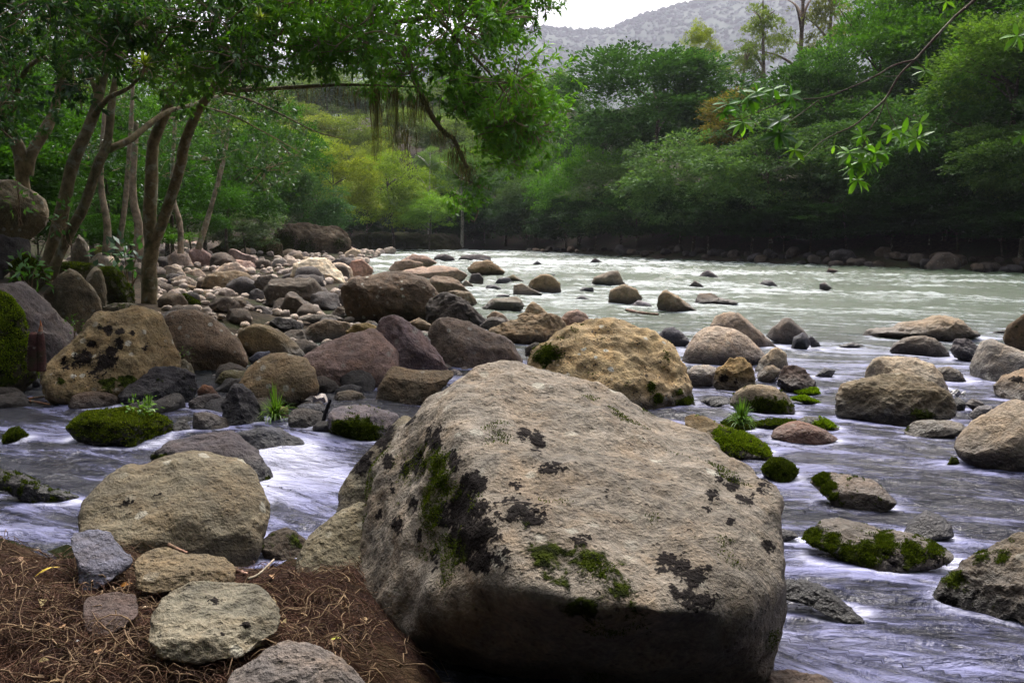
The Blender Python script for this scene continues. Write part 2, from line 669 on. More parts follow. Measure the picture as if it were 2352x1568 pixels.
def bank_h(x, y):
    edge = 4.08 - 0.28 * np.clip(-(x + 0.3), 0, 4) * 0.2 + 0.12 * n2(x * 1.7, y * 0 + 1.0, 8, 3)
    d = np.minimum(edge - y, (0.3 - 0.36 * np.maximum(y - 1.8, 0)) - x)
    h = -0.35 + 0.58 * (1 / (1 + np.exp(-(d - 0.06) * 9)))
    h = h + 0.07 * np.clip(-x - 1.2, 0, 2)
    return h + 0.035 * n2(x * 3, y * 3, 9, 5, 0.6)


BZ = bank_h(bx.ravel(), by.ravel())
nc = bx.shape[1]
ii = np.arange(bx.shape[0] - 1)[:, None] * nc
jj = np.arange(nc - 1)[None, :]
BF = np.stack([ii + jj, ii + jj + 1, ii + nc + jj + 1, ii + nc + jj], -1).reshape(-1, 4)
bank = link("soil_bank", mesh_np("soil_bank", np.stack([bx.ravel(), by.ravel(), BZ], -1), BF), M_LITTER)
tag(bank, "reddish brown soil bank matted with dry roots", kind='structure')


def bh(x, y):
    return float(bank_h(np.array([x]), np.array([y]))[0])


# water is made after the rocks, which part it

# far hill with plantation, and the slope behind the far bank
hx, hy = np.meshgrid(np.linspace(-420, 640, 150), np.linspace(190, 900, 90), indexing='xy')


def hill_h(x, y):
    crest = np.interp(x, [-420, -120, 0, 15, 52, 62, 72, 98, 118, 135, 170, 260, 400, 640],
                      [95, 108, 118, 121, 120, 124, 129, 136, 143, 150, 168, 205, 240, 250])
    t = np.clip((y - 200) / 320.0, 0, 1)
    s = t ** 1.15
    z = crest * .955 * s
    z = z + 5 * n2(x * 0.02, y * 0.02, 21, 4) * np.clip(t * 3, 0, 1) * (1 - 0.75 * np.clip((y - 480) / 40, 0, 1))
    return z - np.clip(y - 540, 0, 400) * 0.1 + 1.5


HZ = hill_h(hx.ravel(), hy.ravel())
nc = hx.shape[1]
ii = np.arange(hx.shape[0] - 1)[:, None] * nc
jj = np.arange(nc - 1)[None, :]
HF = np.stack([ii + jj, ii + jj + 1, ii + nc + jj + 1, ii + nc + jj], -1).reshape(-1, 4)
M_HILL = mat_plain("hill_slope", (0.015, 0.042, 0.026), (0.028, 0.052, 0.032), 0.03, 0.95, 0.0)
hill = link("hill", mesh_np("hill", np.stack([hx.ravel(), hy.ravel(), HZ], -1), HF), M_HILL)
hill.scale = (5, 5, 5)
hill.location = (0, 0, -6.4)
tag(hill, "pale hazy hillside planted with rows of small trees", kind='structure')

rng = np.random.default_rng(3)
acc = Acc()
iv, if_ = ico(2)
iq = np.concatenate([if_, if_[:, 2:3]], 1)
NHT = 9000
px = rng.uniform(-60, 330, NHT)
py = 250 + 275 * rng.random(NHT) ** 0.7
pz = hill_h(px, py)
keep = (n2(px * 0.012, py * 0.012, 4, 3) > -0.8)
iv1, if1 = ico(1)
fr = []
V_all, F_all, base = [], [], 0
for k in np.nonzero(keep)[0]:
    r = rng.uniform(0.8, 1.7) * (1.5 if py[k] > 505 else 1.0)
    jit = 1 + 0.2 * rng.standard_normal(len(iv))
    jit = 1 + .2 * rng.standard_normal(len(iv1))
    V_all.append(iv1 * jit[:, None] * np.array([r, r, r * rng.uniform(0.6, 1.0)]) + np.array([px[k], py[k], pz[k] + r * 0.15]))
    F_all.append(if1 + base)
    base += len(iv1)
hm = mesh_np("hill_trees", np.vstack(V_all), np.vstack(F_all), True)
attr(hm, 'rnd', np.repeat(rng.random(len(V_all)), len(if1)), 'FLOAT', 'FACE')
ht = link("hillside_forest", hm, M_LEAF, color=(0.012, 0.042, 0.028))
ht.scale = (5, 5, 5)
ht.location = (0, 0, -6.4)
tag(ht, "small dark plantation trees dotted over the hazy far hill", "forest", kind='stuff')

# haze
hb = bmesh.new()
bmesh.ops.create_cube(hb, size=1.0)
hme = bpy.data.meshes.new("haze")
hb.to_mesh(hme)
hb.free()
mh = bpy.data.materials.new("haze_air")
mh.use_nodes = True
for n in list(mh.node_tree.nodes):
    mh.node_tree.nodes.remove(n)
ho = mh.node_tree.nodes.new("ShaderNodeOutputMaterial")
pv = mh.node_tree.nodes.new("ShaderNodeVolumePrincipled")
pv.inputs['Color'].default_value = (0.80, 0.82, 1.0, 1)
HAZE = 0.00017
pv.inputs['Density'].default_value = HAZE
pv.inputs['Anisotropy'].default_value = 0.2
mh.node_tree.links.new(pv.outputs[0], ho.inputs['Volume'])
haze = link("haze", hme, mh)
haze.scale = (18000, 9400, 2200)
haze.location = (0, 4000, 1090)
tag(haze, "thin pale mist over the valley", kind='stuff')

# ------------------------------------------------------------------ rocks
CROPS = {'A': (0.3479, 0.0, 516.8), 'B': (0.3479, 746.5, 516.8), 'C': (0.3479, 1550.4, 516.8),
         'D': (0.3418, 0.0, 1033.6), 'F': (0.341, 1550.4, 1033.6), 'T': (0.3479, 0.0, 0.0), 'P': (1.0, 0.0, 0.0)}
COL = {'brown': (0.24, 0.165, 0.105), 'grey': (0.215, 0.19, 0.165), 'purple': (0.22, 0.165, 0.155), 'tan': (0.42, 0.30, 0.18),
       'pale': (0.50, 0.42, 0.355), 'dark': (0.085, 0.075, 0.072), 'black': (0.035, 0.031, 0.034), 'olive': (0.17, 0.15, 0.105),
       'red': (0.25, 0.125, 0.085), 'pink': (0.44, 0.325, 0.27), 'blue': (0.17, 0.17, 0.215), 'mossy': (0.09, 0.08, 0.04),
       'lilac': (0.36, 0.34, 0.40), 'yellow': (0.38, 0.27, 0.12)}
FOOT = []            # (x, y, rx, ry, z_top) footprints, for the water and the cobbles
ROCKS = {}


def make_rock(label, pts, crop='A', base=None, yd=None, z0=0.0, depth=0.75, colr='grey', planes=None, nplanes=4, hard=0.5,
              rough=1.0, moss=0.0, moss_at=(), dark_at=(), lich=0.4, wet=1.0, sink=0.12, name="boulder", seed=None, level=None,
              pw=0.85, lean=None, mcol=(0.045, 0.062, 0.008), hull=None, hp=30, basemoss=0.0, cat="rock", group=None, foot=True, fuzz=0, flat=0.0):
    s, ox, oy = CROPS[crop]
    poly = np.array([[float(a) for a in p.split(',')] for p in pts.split()]) if isinstance(pts, str) else np.array(pts, float)
    poly = poly * s + np.array([ox, oy])
    if colr in ('black', 'dark') or (not isinstance(colr, str) and max(colr) < .13):
        lich = lich * .15
    if seed is None:
        seed = (sum(ord(c) * (i + 1) for i, c in enumerate(label)) * 7) % 9973
    rg = np.random.default_rng(seed)
    if base is None:
        base = poly[:, 1].max()
    else:
        base = base * s + oy
    mn, mx = poly.min(0), poly.max(0)
    hh = mx[1] - mn[1]
    low = np.clip((poly[:, 1] - (mn[1] + 0.6 * hh)) / (0.4 * hh), 0, 1)
    poly[:, 1] += low * sink * hh
    mn, mx = poly.min(0), poly.max(0)
    cpx = (mn + mx) / 2
    yf = yd * 0.97 if yd is not None else at_z(cpx[0], base, z0)[1]
    wpx = mx[0] - mn[0]
    w_m = wpx / K * yf
    h_m = (mx[1] - mn[1]) / K * yf
    dh = 0.5 * depth * math.sqrt(w_m * max(h_m, 0.4 * w_m))
    if yd is None:
        yd = yf + dh * 0.9
    C = at_y(cpx[0], cpx[1], yd)
    if lean is None:
        lean = min(.75, max(0, 2.4 * (1.6 - 0.15) / yd - .12)) if yd < 11 else 0.0
    n = (C - CAMP) / np.linalg.norm(C - CAMP)
    right = np.cross(n, [0, 0, 1.0])
    right /= np.linalg.norm(right)
    up = np.cross(right, n)
    fh = np.array([n[0], n[1], 0])
    fh /= np.linalg.norm(fh)
    # outline in metres in the plane through C facing the camera
    d = FWD[None] + RGT[None] * ((poly[:, 0:1] - 1176) / K) + UPV[None] * ((784 - poly[:, 1:2]) / K)
    tt = ((C - CAMP) @ n) / (d @ n)
    W = CAMP + d * tt[:, None] - C
    a, b = W @ right, W @ up
    A, B = np.abs(a).max(), np.abs(b).max()
    pa, pb = a / A, b / B
    # radial function in the normalised plane
    th = np.linspace(-math.pi, math.pi, 181)
    ex, ey = np.cos(th), np.sin(th)
    r = np.zeros_like(th)
    m = len(pa)
    for k in range(m):
        x1, y1, x2, y2 = pa[k], pb[k], pa[(k + 1) % m], pb[(k + 1) % m]
        den = ex * (y2 - y1) - ey * (x2 - x1)
        den = np.where(np.abs(den) < 1e-9, 1e-9, den)
        t = (x1 * (y2 - y1) - y1 * (x2 - x1)) / den
        u = (x1 * ey - y1 * ex) / den
        ok = (t > 0) & (u >= -1e-6) & (u <= 1 + 1e-6)
        r = np.where(ok & (t > r), t, r)
    r = np.where(r < 0.05, 0.3, r)
    ker = np.array([1, 2, 3, 2, 1.0]) / 9
    rp = np.concatenate([r[-3:-1], r, r[1:3]])
    r = np.convolve(rp, ker, 'valid')
    if level is None:
        level = 7 if wpx > 600 else 6 if wpx > 170 else 5 if wpx > 60 else 4 if wpx > 28 else 3
    S, F = ico(level)
    rho = np.hypot(S[:, 0], S[:, 1])
    ang = np.arctan2(S[:, 1], S[:, 0])
    q = S.copy()
    # cut planes in the unit ball
    pl = list(planes or [])
    for _ in range(nplanes if planes is None else 0):
        v = rg.normal(size=3)
        v[2] = abs(v[2]) * 1.1 + 0.3
        v /= np.linalg.norm(v)
        pl.append((v[0], v[1], v[2], rg.uniform(0.55, 0.82)))
    # cut planes are meant in the normalised silhouette space
    rr = np.interp(ang, th, r)
    q = np.stack([np.cos(ang) * rr * rho ** pw, np.sin(ang) * rr * rho ** pw, np.sign(S[:, 2]) * np.abs(S[:, 2]) ** pw], -1)
    for (nx, ny, nz, off) in pl:
        v = np.array([nx, ny, nz])
        v = v / np.linalg.norm(v)
        wd = 0.03 + 0.12 * (1 - hard)
        e = q @ v - off
        sft = wd * np.logaddexp(0, e / wd)
        q = q - np.outer(sft * 0.96, v)
    # fit the solid so that its contour has the size and place of the outline
    sx = sy = 1.0
    O = C.copy()
    dist = np.linalg.norm(C - CAMP)
    for _ in range(5):
        P = q[:, 0:1] * A * sx * right + q[:, 1:2] * B * sy * up + (lean * q[:, 1:2] - q[:, 2:3]) * dh * fh
        uu, vv = project(P + O)
        w0, h0 = uu.max() - uu.min(), vv.max() - vv.min()
        sx *= (mx[0] - mn[0]) / w0
        sy *= max(.3, (mx[1] - mn[1]) / h0) ** 1.3
        sy = min(max(sy, .35), 2.2)
        O = O + right * ((mx[0] + mn[0] - uu.max() - uu.min()) / 2 / K * dist) - up * ((mx[1] + mn[1] - vv.max() - vv.min()) / 2 / K * dist)
    P = q[:, 0:1] * A * sx * right + q[:, 1:2] * B * sy * up + (lean * q[:, 1:2] - q[:, 2:3]) * dh * fh
    C = O
    B = B * sy
    A = A * sx
    if hull is not None:
        H = np.array([at_y(*p) for p in hull])
        C = (H.min(0) + H.max(0)) / 2
        hbm = bmesh.new()
        for p in H:
            hbm.verts.new(p)
        bmesh.ops.convex_hull(hbm, input=hbm.verts)
        pln = []
        for f in hbm.faces:
            if f.calc_area() > 1e-4:
                nn_ = np.array(f.normal[:])
                off_ = nn_ @ (np.array(f.verts[0].co[:]) - C)
                if off_ < 0:
                    nn_, off_ = -nn_, -off_
                if not any(abs(q_[0] @ nn_ - 1) < .004 and abs(q_[1] - off_) < .01 for q_ in pln):
                    pln.append((nn_, off_))
        hbm.free()
        PN = np.array([p_[0] for p_ in pln])
        PO = np.array([p_[1] for p_ in pln])
        dots = np.maximum(S @ PN.T, 0) / PO[None]
        rad = (dots ** hp).sum(1) ** (-1.0 / hp)
        P = S * rad[:, None]
        A, dh, B = (H[:, 0].max() - H[:, 0].min()) / 2, (H[:, 1].max() - H[:, 1].min()) / 2, (H[:, 2].max() - H[:, 2].min()) / 2
    size = (A * B * dh) ** (1 / 3)
    N = vnormals(P, F)
    o3 = rg.uniform(0, 50, 3)
    lowf = fbm(P / size * 0.9 + o3, seed, 3)
    ridg = 1 - np.abs(fbm(P / size * 1.6 + o3 + 9, seed + 3, 4, 0.55))
    midf = fbm(P / size * 4.2 + o3 * 2, seed + 5, 4, 0.55)
    fin = fbm(P / size * 16 + o3 * 3, seed + 8, 3, 0.6)
    P = P + N * (size * rough * (0.055 * lowf + 0.055 * (ridg - 0.7) + 0.03 * midf + 0.009 * fin))[:, None]
    P = P + C
    N = vnormals(P, F)
    zmin, zmax = P[:, 2].min(), P[:, 2].max()
    hrel = (P[:, 2] - zmin) / (zmax - zmin + 1e-6)
    u, v = project(P)
    front = ((P - CAMP) * N).sum(1) < 0.02
    M = np.zeros(len(P))
    if moss:
        M = .82 * moss * np.clip(0.4 + 0.75 * N[:, 2], 0, 1)
    if basemoss:
        M = np.maximum(M, basemoss * np.clip((0.62 - hrel) / 0.2, 0, 1) * np.clip(1 - (0.12 - P[:, 2]) / 0.1, 0, 1))
    Dk = np.zeros(len(P))

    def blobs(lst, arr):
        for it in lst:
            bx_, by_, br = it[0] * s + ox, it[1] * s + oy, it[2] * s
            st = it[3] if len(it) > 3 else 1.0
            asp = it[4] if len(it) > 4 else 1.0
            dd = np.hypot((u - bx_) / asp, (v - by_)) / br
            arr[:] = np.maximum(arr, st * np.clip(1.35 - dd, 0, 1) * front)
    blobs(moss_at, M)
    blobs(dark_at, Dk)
    org = np.array([C[0], C[1], max(zmin, -0.6)])
    me = mesh_np(name, P - org, F)
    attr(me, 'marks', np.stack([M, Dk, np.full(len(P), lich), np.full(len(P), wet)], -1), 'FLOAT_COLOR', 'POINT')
    c = COL[colr] if isinstance(colr, str) else colr
    jit = rg.uniform(0.9, 1.1) * 0.6
    mc = sum(c) / 3
    c = tuple(max(.004, mc + 1.3 * (q_ - mc)) for q_ in c)
    o = link(name, me, M_ROCK, None, org, (c[0] * jit, c[1] * jit, c[2] * jit))
    tag(o, label, cat, group)
    ROCKS[label] = o
    if foot:
        FOOT.append((C[0], C[1], A, dh, zmax))
    if fuzz:
        fc = P[F].mean(1)
        ar = np.linalg.norm(np.cross(P[F[:, 1]] - P[F[:, 0]], P[F[:, 2]] - P[F[:, 0]]), axis=1)
        mm = M[F].mean(1)
        nn = fbm(fc / size * 5 + o3, seed + 11, 3)
        wgt = ar * np.clip(mm + 0.5 * nn - 0.35, 0, 1) * (fc[:, 2] > 0.01)
        if wgt.sum() > 0:
            idx = rg.choice(len(F), fuzz, p=wgt / wgt.sum())
            bc = rg.dirichlet((1, 1, 1), fuzz)
            pp = (P[F[idx]] * bc[:, :, None]).sum(1)
            nv = unit(N[F[idx, 0]] + 0.75 * rg.normal(size=(fuzz, 3)) + np.array([0, 0, 0.2]))
            px_m = yd / K
            L = rg.uniform(0.008, 0.024, fuzz) * min(1, max(.35, yd / 8)) + 1.2 * px_m
            LV, LF = leaves(pp - nv * 0.003, nv, rg.normal(size=(fuzz, 3)), L, L * 0.35 + 0.3 * px_m)
            mme = mesh_np("moss", LV - org, LF, False)
            attr(mme, 'rnd', rg.random(fuzz), 'FLOAT', 'FACE')
            mo = link("moss", mme, M_MOSS, o, None, mcol)
            mo["kind"] = "stuff"
    return o


R = make_rock
# --- the main boulder
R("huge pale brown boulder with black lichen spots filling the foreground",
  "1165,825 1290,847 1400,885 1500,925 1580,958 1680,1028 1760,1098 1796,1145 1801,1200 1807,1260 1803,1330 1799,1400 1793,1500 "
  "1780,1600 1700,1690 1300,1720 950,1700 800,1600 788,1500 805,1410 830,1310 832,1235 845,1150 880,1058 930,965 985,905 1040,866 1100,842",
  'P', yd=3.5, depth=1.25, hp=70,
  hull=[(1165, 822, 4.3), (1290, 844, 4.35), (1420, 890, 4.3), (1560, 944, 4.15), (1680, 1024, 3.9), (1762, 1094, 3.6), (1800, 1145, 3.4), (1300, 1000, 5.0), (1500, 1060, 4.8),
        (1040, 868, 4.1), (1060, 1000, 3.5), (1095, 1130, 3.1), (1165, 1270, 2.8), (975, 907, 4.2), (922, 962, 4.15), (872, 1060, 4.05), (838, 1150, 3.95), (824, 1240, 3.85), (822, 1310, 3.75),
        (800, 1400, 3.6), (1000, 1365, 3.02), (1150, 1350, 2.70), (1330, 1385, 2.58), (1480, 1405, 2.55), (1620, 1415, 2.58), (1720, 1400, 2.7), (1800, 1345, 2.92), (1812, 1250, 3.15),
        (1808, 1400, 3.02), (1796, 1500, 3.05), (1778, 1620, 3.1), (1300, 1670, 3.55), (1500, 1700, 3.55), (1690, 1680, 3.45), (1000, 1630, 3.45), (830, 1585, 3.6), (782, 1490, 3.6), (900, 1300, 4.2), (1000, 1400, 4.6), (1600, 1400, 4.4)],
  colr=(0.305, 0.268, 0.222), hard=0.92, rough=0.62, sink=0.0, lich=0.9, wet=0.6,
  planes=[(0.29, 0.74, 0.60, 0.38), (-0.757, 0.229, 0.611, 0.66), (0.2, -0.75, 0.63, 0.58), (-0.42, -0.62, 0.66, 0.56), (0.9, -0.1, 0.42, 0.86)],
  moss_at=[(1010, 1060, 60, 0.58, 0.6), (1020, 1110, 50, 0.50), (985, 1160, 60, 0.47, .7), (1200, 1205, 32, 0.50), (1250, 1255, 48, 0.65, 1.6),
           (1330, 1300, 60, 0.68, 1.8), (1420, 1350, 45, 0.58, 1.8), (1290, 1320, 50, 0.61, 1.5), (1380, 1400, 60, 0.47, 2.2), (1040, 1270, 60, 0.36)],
  dark_at=[(1000, 1010, 40, .8, .6), (960, 1060, 34, .8, .6), (1040, 1060, 30, .8, .6), (1070, 1240, 50, .95), (1020, 1190, 36, .9), (1110, 1290, 40, .9), (950, 1160, 30, .8, .6), (910, 1210, 26, .7, .6), (890, 1060, 26, .7, .6), (1000, 1280, 34, .6, .6), (940, 960, 24, .6), (1085, 1110, 38, .9), (1060, 1170, 62, .8), (1090, 1215, 55, .85), (1190, 1170, 36, .8, 2), (1225, 1195, 26, .8, 1.8), (1235, 1010, 30, .7, .7),  # lichen spots; extra ones darken the left face as painted shade
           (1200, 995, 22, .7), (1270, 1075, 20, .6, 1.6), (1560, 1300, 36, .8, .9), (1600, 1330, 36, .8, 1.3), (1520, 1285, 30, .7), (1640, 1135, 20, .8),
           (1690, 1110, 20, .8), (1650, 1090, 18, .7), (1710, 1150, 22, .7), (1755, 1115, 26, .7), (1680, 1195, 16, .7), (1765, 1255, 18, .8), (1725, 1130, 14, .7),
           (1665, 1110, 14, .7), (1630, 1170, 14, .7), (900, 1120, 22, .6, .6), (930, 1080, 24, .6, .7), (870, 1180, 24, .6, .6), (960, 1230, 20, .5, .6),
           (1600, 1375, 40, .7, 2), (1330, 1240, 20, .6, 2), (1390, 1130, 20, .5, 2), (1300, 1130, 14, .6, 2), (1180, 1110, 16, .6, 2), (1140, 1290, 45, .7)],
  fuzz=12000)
R("dark boulder wedged against the back left of the huge foreground boulder",
  "768,1175 775,1130 800,1080 850,1020 900,975 930,958 975,985 960,1150 900,1240 800,1260", 'P', yd=4.75, colr='olive', rough=.8, hard=.6,
  dark_at=[(880, 1000, 40, .8), (830, 1060, 40, .7)], lich=.3)
R("grey green stone leaning on the left foot of the huge boulder",
  "680,1300 700,1250 760,1190 830,1150 860,1165 870,1300 830,1400 730,1400 690,1345", 'P', yd=3.75, z0=.2, colr='olive', rough=.7, wet=.3)

# --- near left, on and behind the soil bank
R("large rounded tan boulder with a diagonal groove beside the soil bank",
  "510,480 540,370 600,290 680,200 760,140 840,122 950,110 1050,40 1170,0 1350,-15 1500,20 1650,60 1740,150 1800,280 1815,420 1780,560 "
  "1720,680 1680,800 1600,880 1400,900 1100,900 800,800 560,640", 'D', yd=4.35, z0=.15, depth=.8, colr=(0.19, 0.163, 0.115), rough=.75, hard=.45, sink=0,
  planes=[(-0.35, .55, .75, .72), (.5, .45, .74, .84), (.1, -.55, .83, .72)], lich=.7, wet=.3,
  dark_at=[(880, 370, 70, .4, 1.4), (1060, 290, 50, .4)])
R("bluish slate coloured slab lying in the root litter", "480,560 560,540 650,530 740,560 770,620 830,690 890,740 800,790 650,860 560,880 520,730", 'D',
  z0=.3, colr='blue', hard=.9, rough=.9, planes=[(.1, .75, .65, .42), (.55, -.2, .8, .7), (-.3, -.4, .85, .66)], wet=0, lich=.2, sink=.2, depth=1.0)
R("long brown lumpy stone in front of the tan boulder",
  "900,740 950,690 1030,655 1150,650 1250,690 1400,715 1530,740 1580,800 1570,870 1400,900 1200,910 1050,930 930,910 890,830", 'D',
  z0=.29, colr=(0.22, .175, .115), hard=.6, planes=[(0, .8, .6, .6), (0, -.35, .94, .68)], wet=0, depth=.9)
R("pale grey green flat topped stone set in the root litter",
  "980,1220 1000,1140 1060,1000 1130,930 1250,890 1500,870 1700,890 1800,960 1860,1060 1900,1140 1850,1220 1700,1300 1600,1330 1400,1360 1300,1370 1100,1340", 'D',
  z0=.3, colr=(0.29, .265, .205), hard=.75, planes=[(0, .8, .6, .52), (.55, -.25, .8, .72), (-.2, -.5, .84, .75)], wet=0, lich=.8, rough=1.0, depth=1.0,
  dark_at=[(1420, 1000, 40, .5, 2), (1490, 1230, 30, .6), (1650, 1170, 40, .4)])
R("grey stone cut by the bottom edge of the frame left of the huge boulder",
  "1540,1564 1650,1480 1750,1370 1880,1300 2000,1275 2100,1300 2250,1370 2352,1450 2450,1600 2300,1750 1700,1750 1500,1650", 'D',
  yd=2.3, z0=.3, lean=.3, colr=(.2, .175, .16), hard=.5, wet=0, planes=[(0, .8, .6, .7), (0, .2, 1, .8)], depth=.8)
R("flat dark purplish slab half buried in dry roots", "560,1000 680,960 800,955 920,980 930,1080 850,1150 720,1200 600,1240 550,1150", 'D',
  z0=.27, colr=(.095, .068, .06), hard=.9, planes=[(0, .85, .5, .4), (0, 0, 1, .7)], wet=0, depth=1.2, lich=.1)
R("small mossy stone heaped with wet twigs beside the huge boulder", "1740,620 1830,550 1930,520 2020,570 2080,620 2050,720 1950,760 1800,740", 'D',
  yd=4.35, z0=.1, colr=(.06, .045, .03), moss=.5, wet=0)
R("dark mossy ledge sloping through the stream at the left edge",
  "-120,120 0,130 60,140 150,170 280,240 400,280 540,310 560,400 480,430 380,400 200,350 0,250 -120,220", 'D', yd=5.2, colr='black', moss=.35, hard=.7,
  lich=.2, fuzz=1500, depth=.4)
R("wet purplish boulder behind the tan boulder",
  "345,1055 390,1015 460,1000 540,995 590,1030 620,1085 628,1105 600,1130 480,1150 400,1120", 'P', base=1120, colr=(.09, .075, .08), hard=.5, wet=1, depth=.8,
  moss_at=[(365, 1050, 20, .8), (615, 1105, 18, .8)])

# --- left stream
R("low mossy rock with small ferns in the left stream",
  "450,1360 500,1300 600,1250 760,1230 850,1200 1000,1215 1080,1260 1140,1310 1130,1370 1060,1430 980,1480 900,1460 750,1410 600,1420 500,1400", 'A',
  colr='mossy', moss=1.15, hard=.4, mcol=(.085, .11, .012), fuzz=9000, rough=1.2, depth=.9)
R("small moss covered stone at the left edge of the stream", "20,1400 60,1350 120,1335 180,1390 185,1440 60,1450 20,1440", 'A', colr='mossy', moss=1.1, fuzz=1500)
R("wet brown domed stone in the stream above the mossy rock", "450,1200 480,1130 550,1100 650,1095 730,1110 780,1150 805,1195 700,1235 550,1235", 'A',
  colr=(.12, .075, .045), hard=.2, wet=1)
R("bright green mossy mound at the far left edge",
  "-160,420 0,440 60,480 110,560 130,700 180,800 230,950 245,1050 180,1120 60,1110 -160,1080", 'A', yd=8.7, z0=.1, colr='mossy', moss=1.3, hard=.2, mcol=(.13, .185, .012), fuzz=14000, rough=1.3,
  wet=0)
R("dark wet slanted slab in front of the big black spotted boulder",
  "770,1120 850,1040 960,970 1040,930 1150,930 1290,990 1310,1070 1290,1130 1200,1200 1000,1210 820,1195", 'A', colr='black', hard=.85,
  planes=[(-.2, .75, .6, .5), (.7, -.1, .7, .6), (0, -.3, .95, .7)], moss_at=[(1180, 1170, 40, .7), (1050, 1010, 40, .6), (1270, 1080, 30, .7)], wet=1.2, rough=1.2)
R("brown knob of rock behind the dark wet slab", "1120,930 1150,895 1220,885 1260,920 1295,1000 1250,1040 1150,1030", 'A', yd=8.9, colr='olive', wet=.2)
R("wet grey stones with a trickle right of the mossy rock", "1130,1340 1160,1290 1230,1280 1270,1370 1260,1410 1150,1410", 'A', colr='dark', wet=1.2)
R("squarish grey stone under the trickle", "1280,1240 1340,1230 1440,1260 1470,1350 1400,1395 1270,1380", 'A', colr=(.14, .12, .11), hard=.8, wet=1)
R("dark wet flat stone above the trickle", "1240,1190 1320,1130 1430,1110 1490,1160 1480,1260 1380,1270 1270,1240", 'A', colr=(.07, .052, .05), hard=.8, wet=1.2)
R("small rust red stone above the trickle", "1300,1090 1340,1050 1400,1065 1440,1115 1400,1150 1310,1150", 'A', yd=8.3, colr=(.2, .09, .045))
R("black pointed rock left of the tuft of grass",
  "1460,1210 1500,1120 1550,1050 1610,1048 1680,1110 1720,1190 1745,1290 1700,1345 1580,1355 1490,1335", 'A', colr='black', hard=.9,
  planes=[(.55, .3, .78, .55), (-.7, .1, .7, .6), (0, -.4, .92, .74)], wet=1.2, rough=1.3)
R("rounded brown boulder behind the tuft of grass",
  "1560,1060 1620,960 1700,890 1780,850 1900,850 2020,880 2080,950 2100,1100 2040,1170 1950,1215 1800,1235 1650,1210", 'A', colr=(.27, .205, .13), hard=.3,
  lich=.8, rough=.6)
R("small yellowish stone beside the grass", "1790,1240 1830,1200 1900,1200 1910,1260 1860,1310 1800,1300", 'A', yd=7.5, colr='yellow', moss=.3)
R("dark rounded stone below the white scrap", "1900,1290 1920,1210 2000,1200 2110,1230 2140,1260 2110,1350 2000,1370 1920,1340", 'A', base=1375, colr=(.12, .1, .085), wet=1)
R("striped grey stone beside the black stick", "1960,1200 2020,1175 2120,1185 2165,1215 2140,1250 2040,1235", 'A', yd=7.7, colr=(.22, .22, .24), hard=.6)
R("round drowned stone with water pouring over it", "1560,1370 1700,1340 1850,1350 1980,1400 2040,1480 2030,1540 1800,1540 1620,1480", 'A', base=1500, yd=6.5, colr=(.1, .1, .12), wet=1, level=5)

# --- left bank boulders
R("big brown boulder with black lichen patches at the left",
  "620,590 680,560 760,570 830,558 900,545 980,560 1060,620 1110,720 1150,830 1190,890 1190,960 1100,1020 900,1090 700,1130 400,1130 300,1090 270,1000 300,930 "
  "370,880 450,800 540,710 590,640", 'A', z0=.1, colr=(.30, .23, .135), hard=.7, rough=1.1, lich=1.0, wet=0,
  planes=[(-.25, .35, .9, .58), (.75, .25, .6, .7), (0, .85, .5, .8)],
  dark_at=[(660, 675, 25, .7), (720, 690, 40, .9), (790, 700, 30, .8, 1.6), (790, 780, 45, .9, .8), (740, 830, 45, .9), (870, 710, 25, .7), (600, 790, 40, .6, 1.4),
           (560, 880, 70, .8, 1.3), (700, 900, 80, .9, 1.1), (450, 930, 60, .6, 1.5), (650, 960, 70, .6, 1.5), (970, 800, 60, .5, .7)],
  moss_at=[(720, 1050, 60, .8, 1.4), (850, 1030, 60, .8, 1.5), (400, 1010, 50, .5)])
R("smooth brown egg shaped boulder with a whitish right end",
  "1080,620 1120,570 1200,555 1300,560 1400,600 1490,670 1570,740 1640,840 1645,890 1600,950 1500,1000 1350,1020 1220,960 1150,800 1100,700", 'A', yd=10.6,
  z0=.1, colr=(.26, .19, .135), hard=.4, rough=.5, lich=.9, wet=0, planes=[(-.1, -.6, .79, .55), (.1, .7, .7, .72), (-.5, .4, .77, .8)])
R("tall grey egg shaped boulder among the left trunks",
  "290,460 390,330 460,285 520,310 600,400 660,490 675,570 640,660 560,720 440,720 340,600", 'A', yd=13, z0=.4, colr=(.2, .165, .115), hard=.4, wet=0, rough=.7)
R("grey boulder behind the tall egg shaped one", "560,290 620,270 680,340 705,420 705,520 640,560 560,500", 'A', yd=14.2, z0=.4, colr=(.17, .145, .1), moss=.4, wet=0)
R("dark green mossy boulder left of the forked tree", "630,290 740,275 820,330 890,430 885,510 720,530 680,420", 'A', yd=15.2, colr='mossy', moss=.9, wet=0, fuzz=4000)
R("large sloping dark grey boulder behind the mossy mound",
  "-60,420 40,390 130,378 200,420 300,520 400,640 515,720 490,800 380,900 280,990 100,1010 -60,980", 'A', yd=10.6, z0=.3, colr=(.15, .125, .12), hard=.6, rough=.8, wet=0,
  planes=[(.55, .65, .5, .55), (0, .1, 1, .75)], lich=.6)
R("low mossy stone behind the black spotted boulder", "670,540 760,512 880,515 930,550 800,590 680,590", 'A', yd=13.5, z0=.3, colr='olive', moss=.6, wet=0)
R("mossy dark stone at the foot of the forked tree", "1050,510 1120,470 1220,458 1300,510 1350,575 1200,610 1060,610", 'A', yd=16.2, z0=.1, colr='mossy', moss=1.0, wet=0, fuzz=3000)
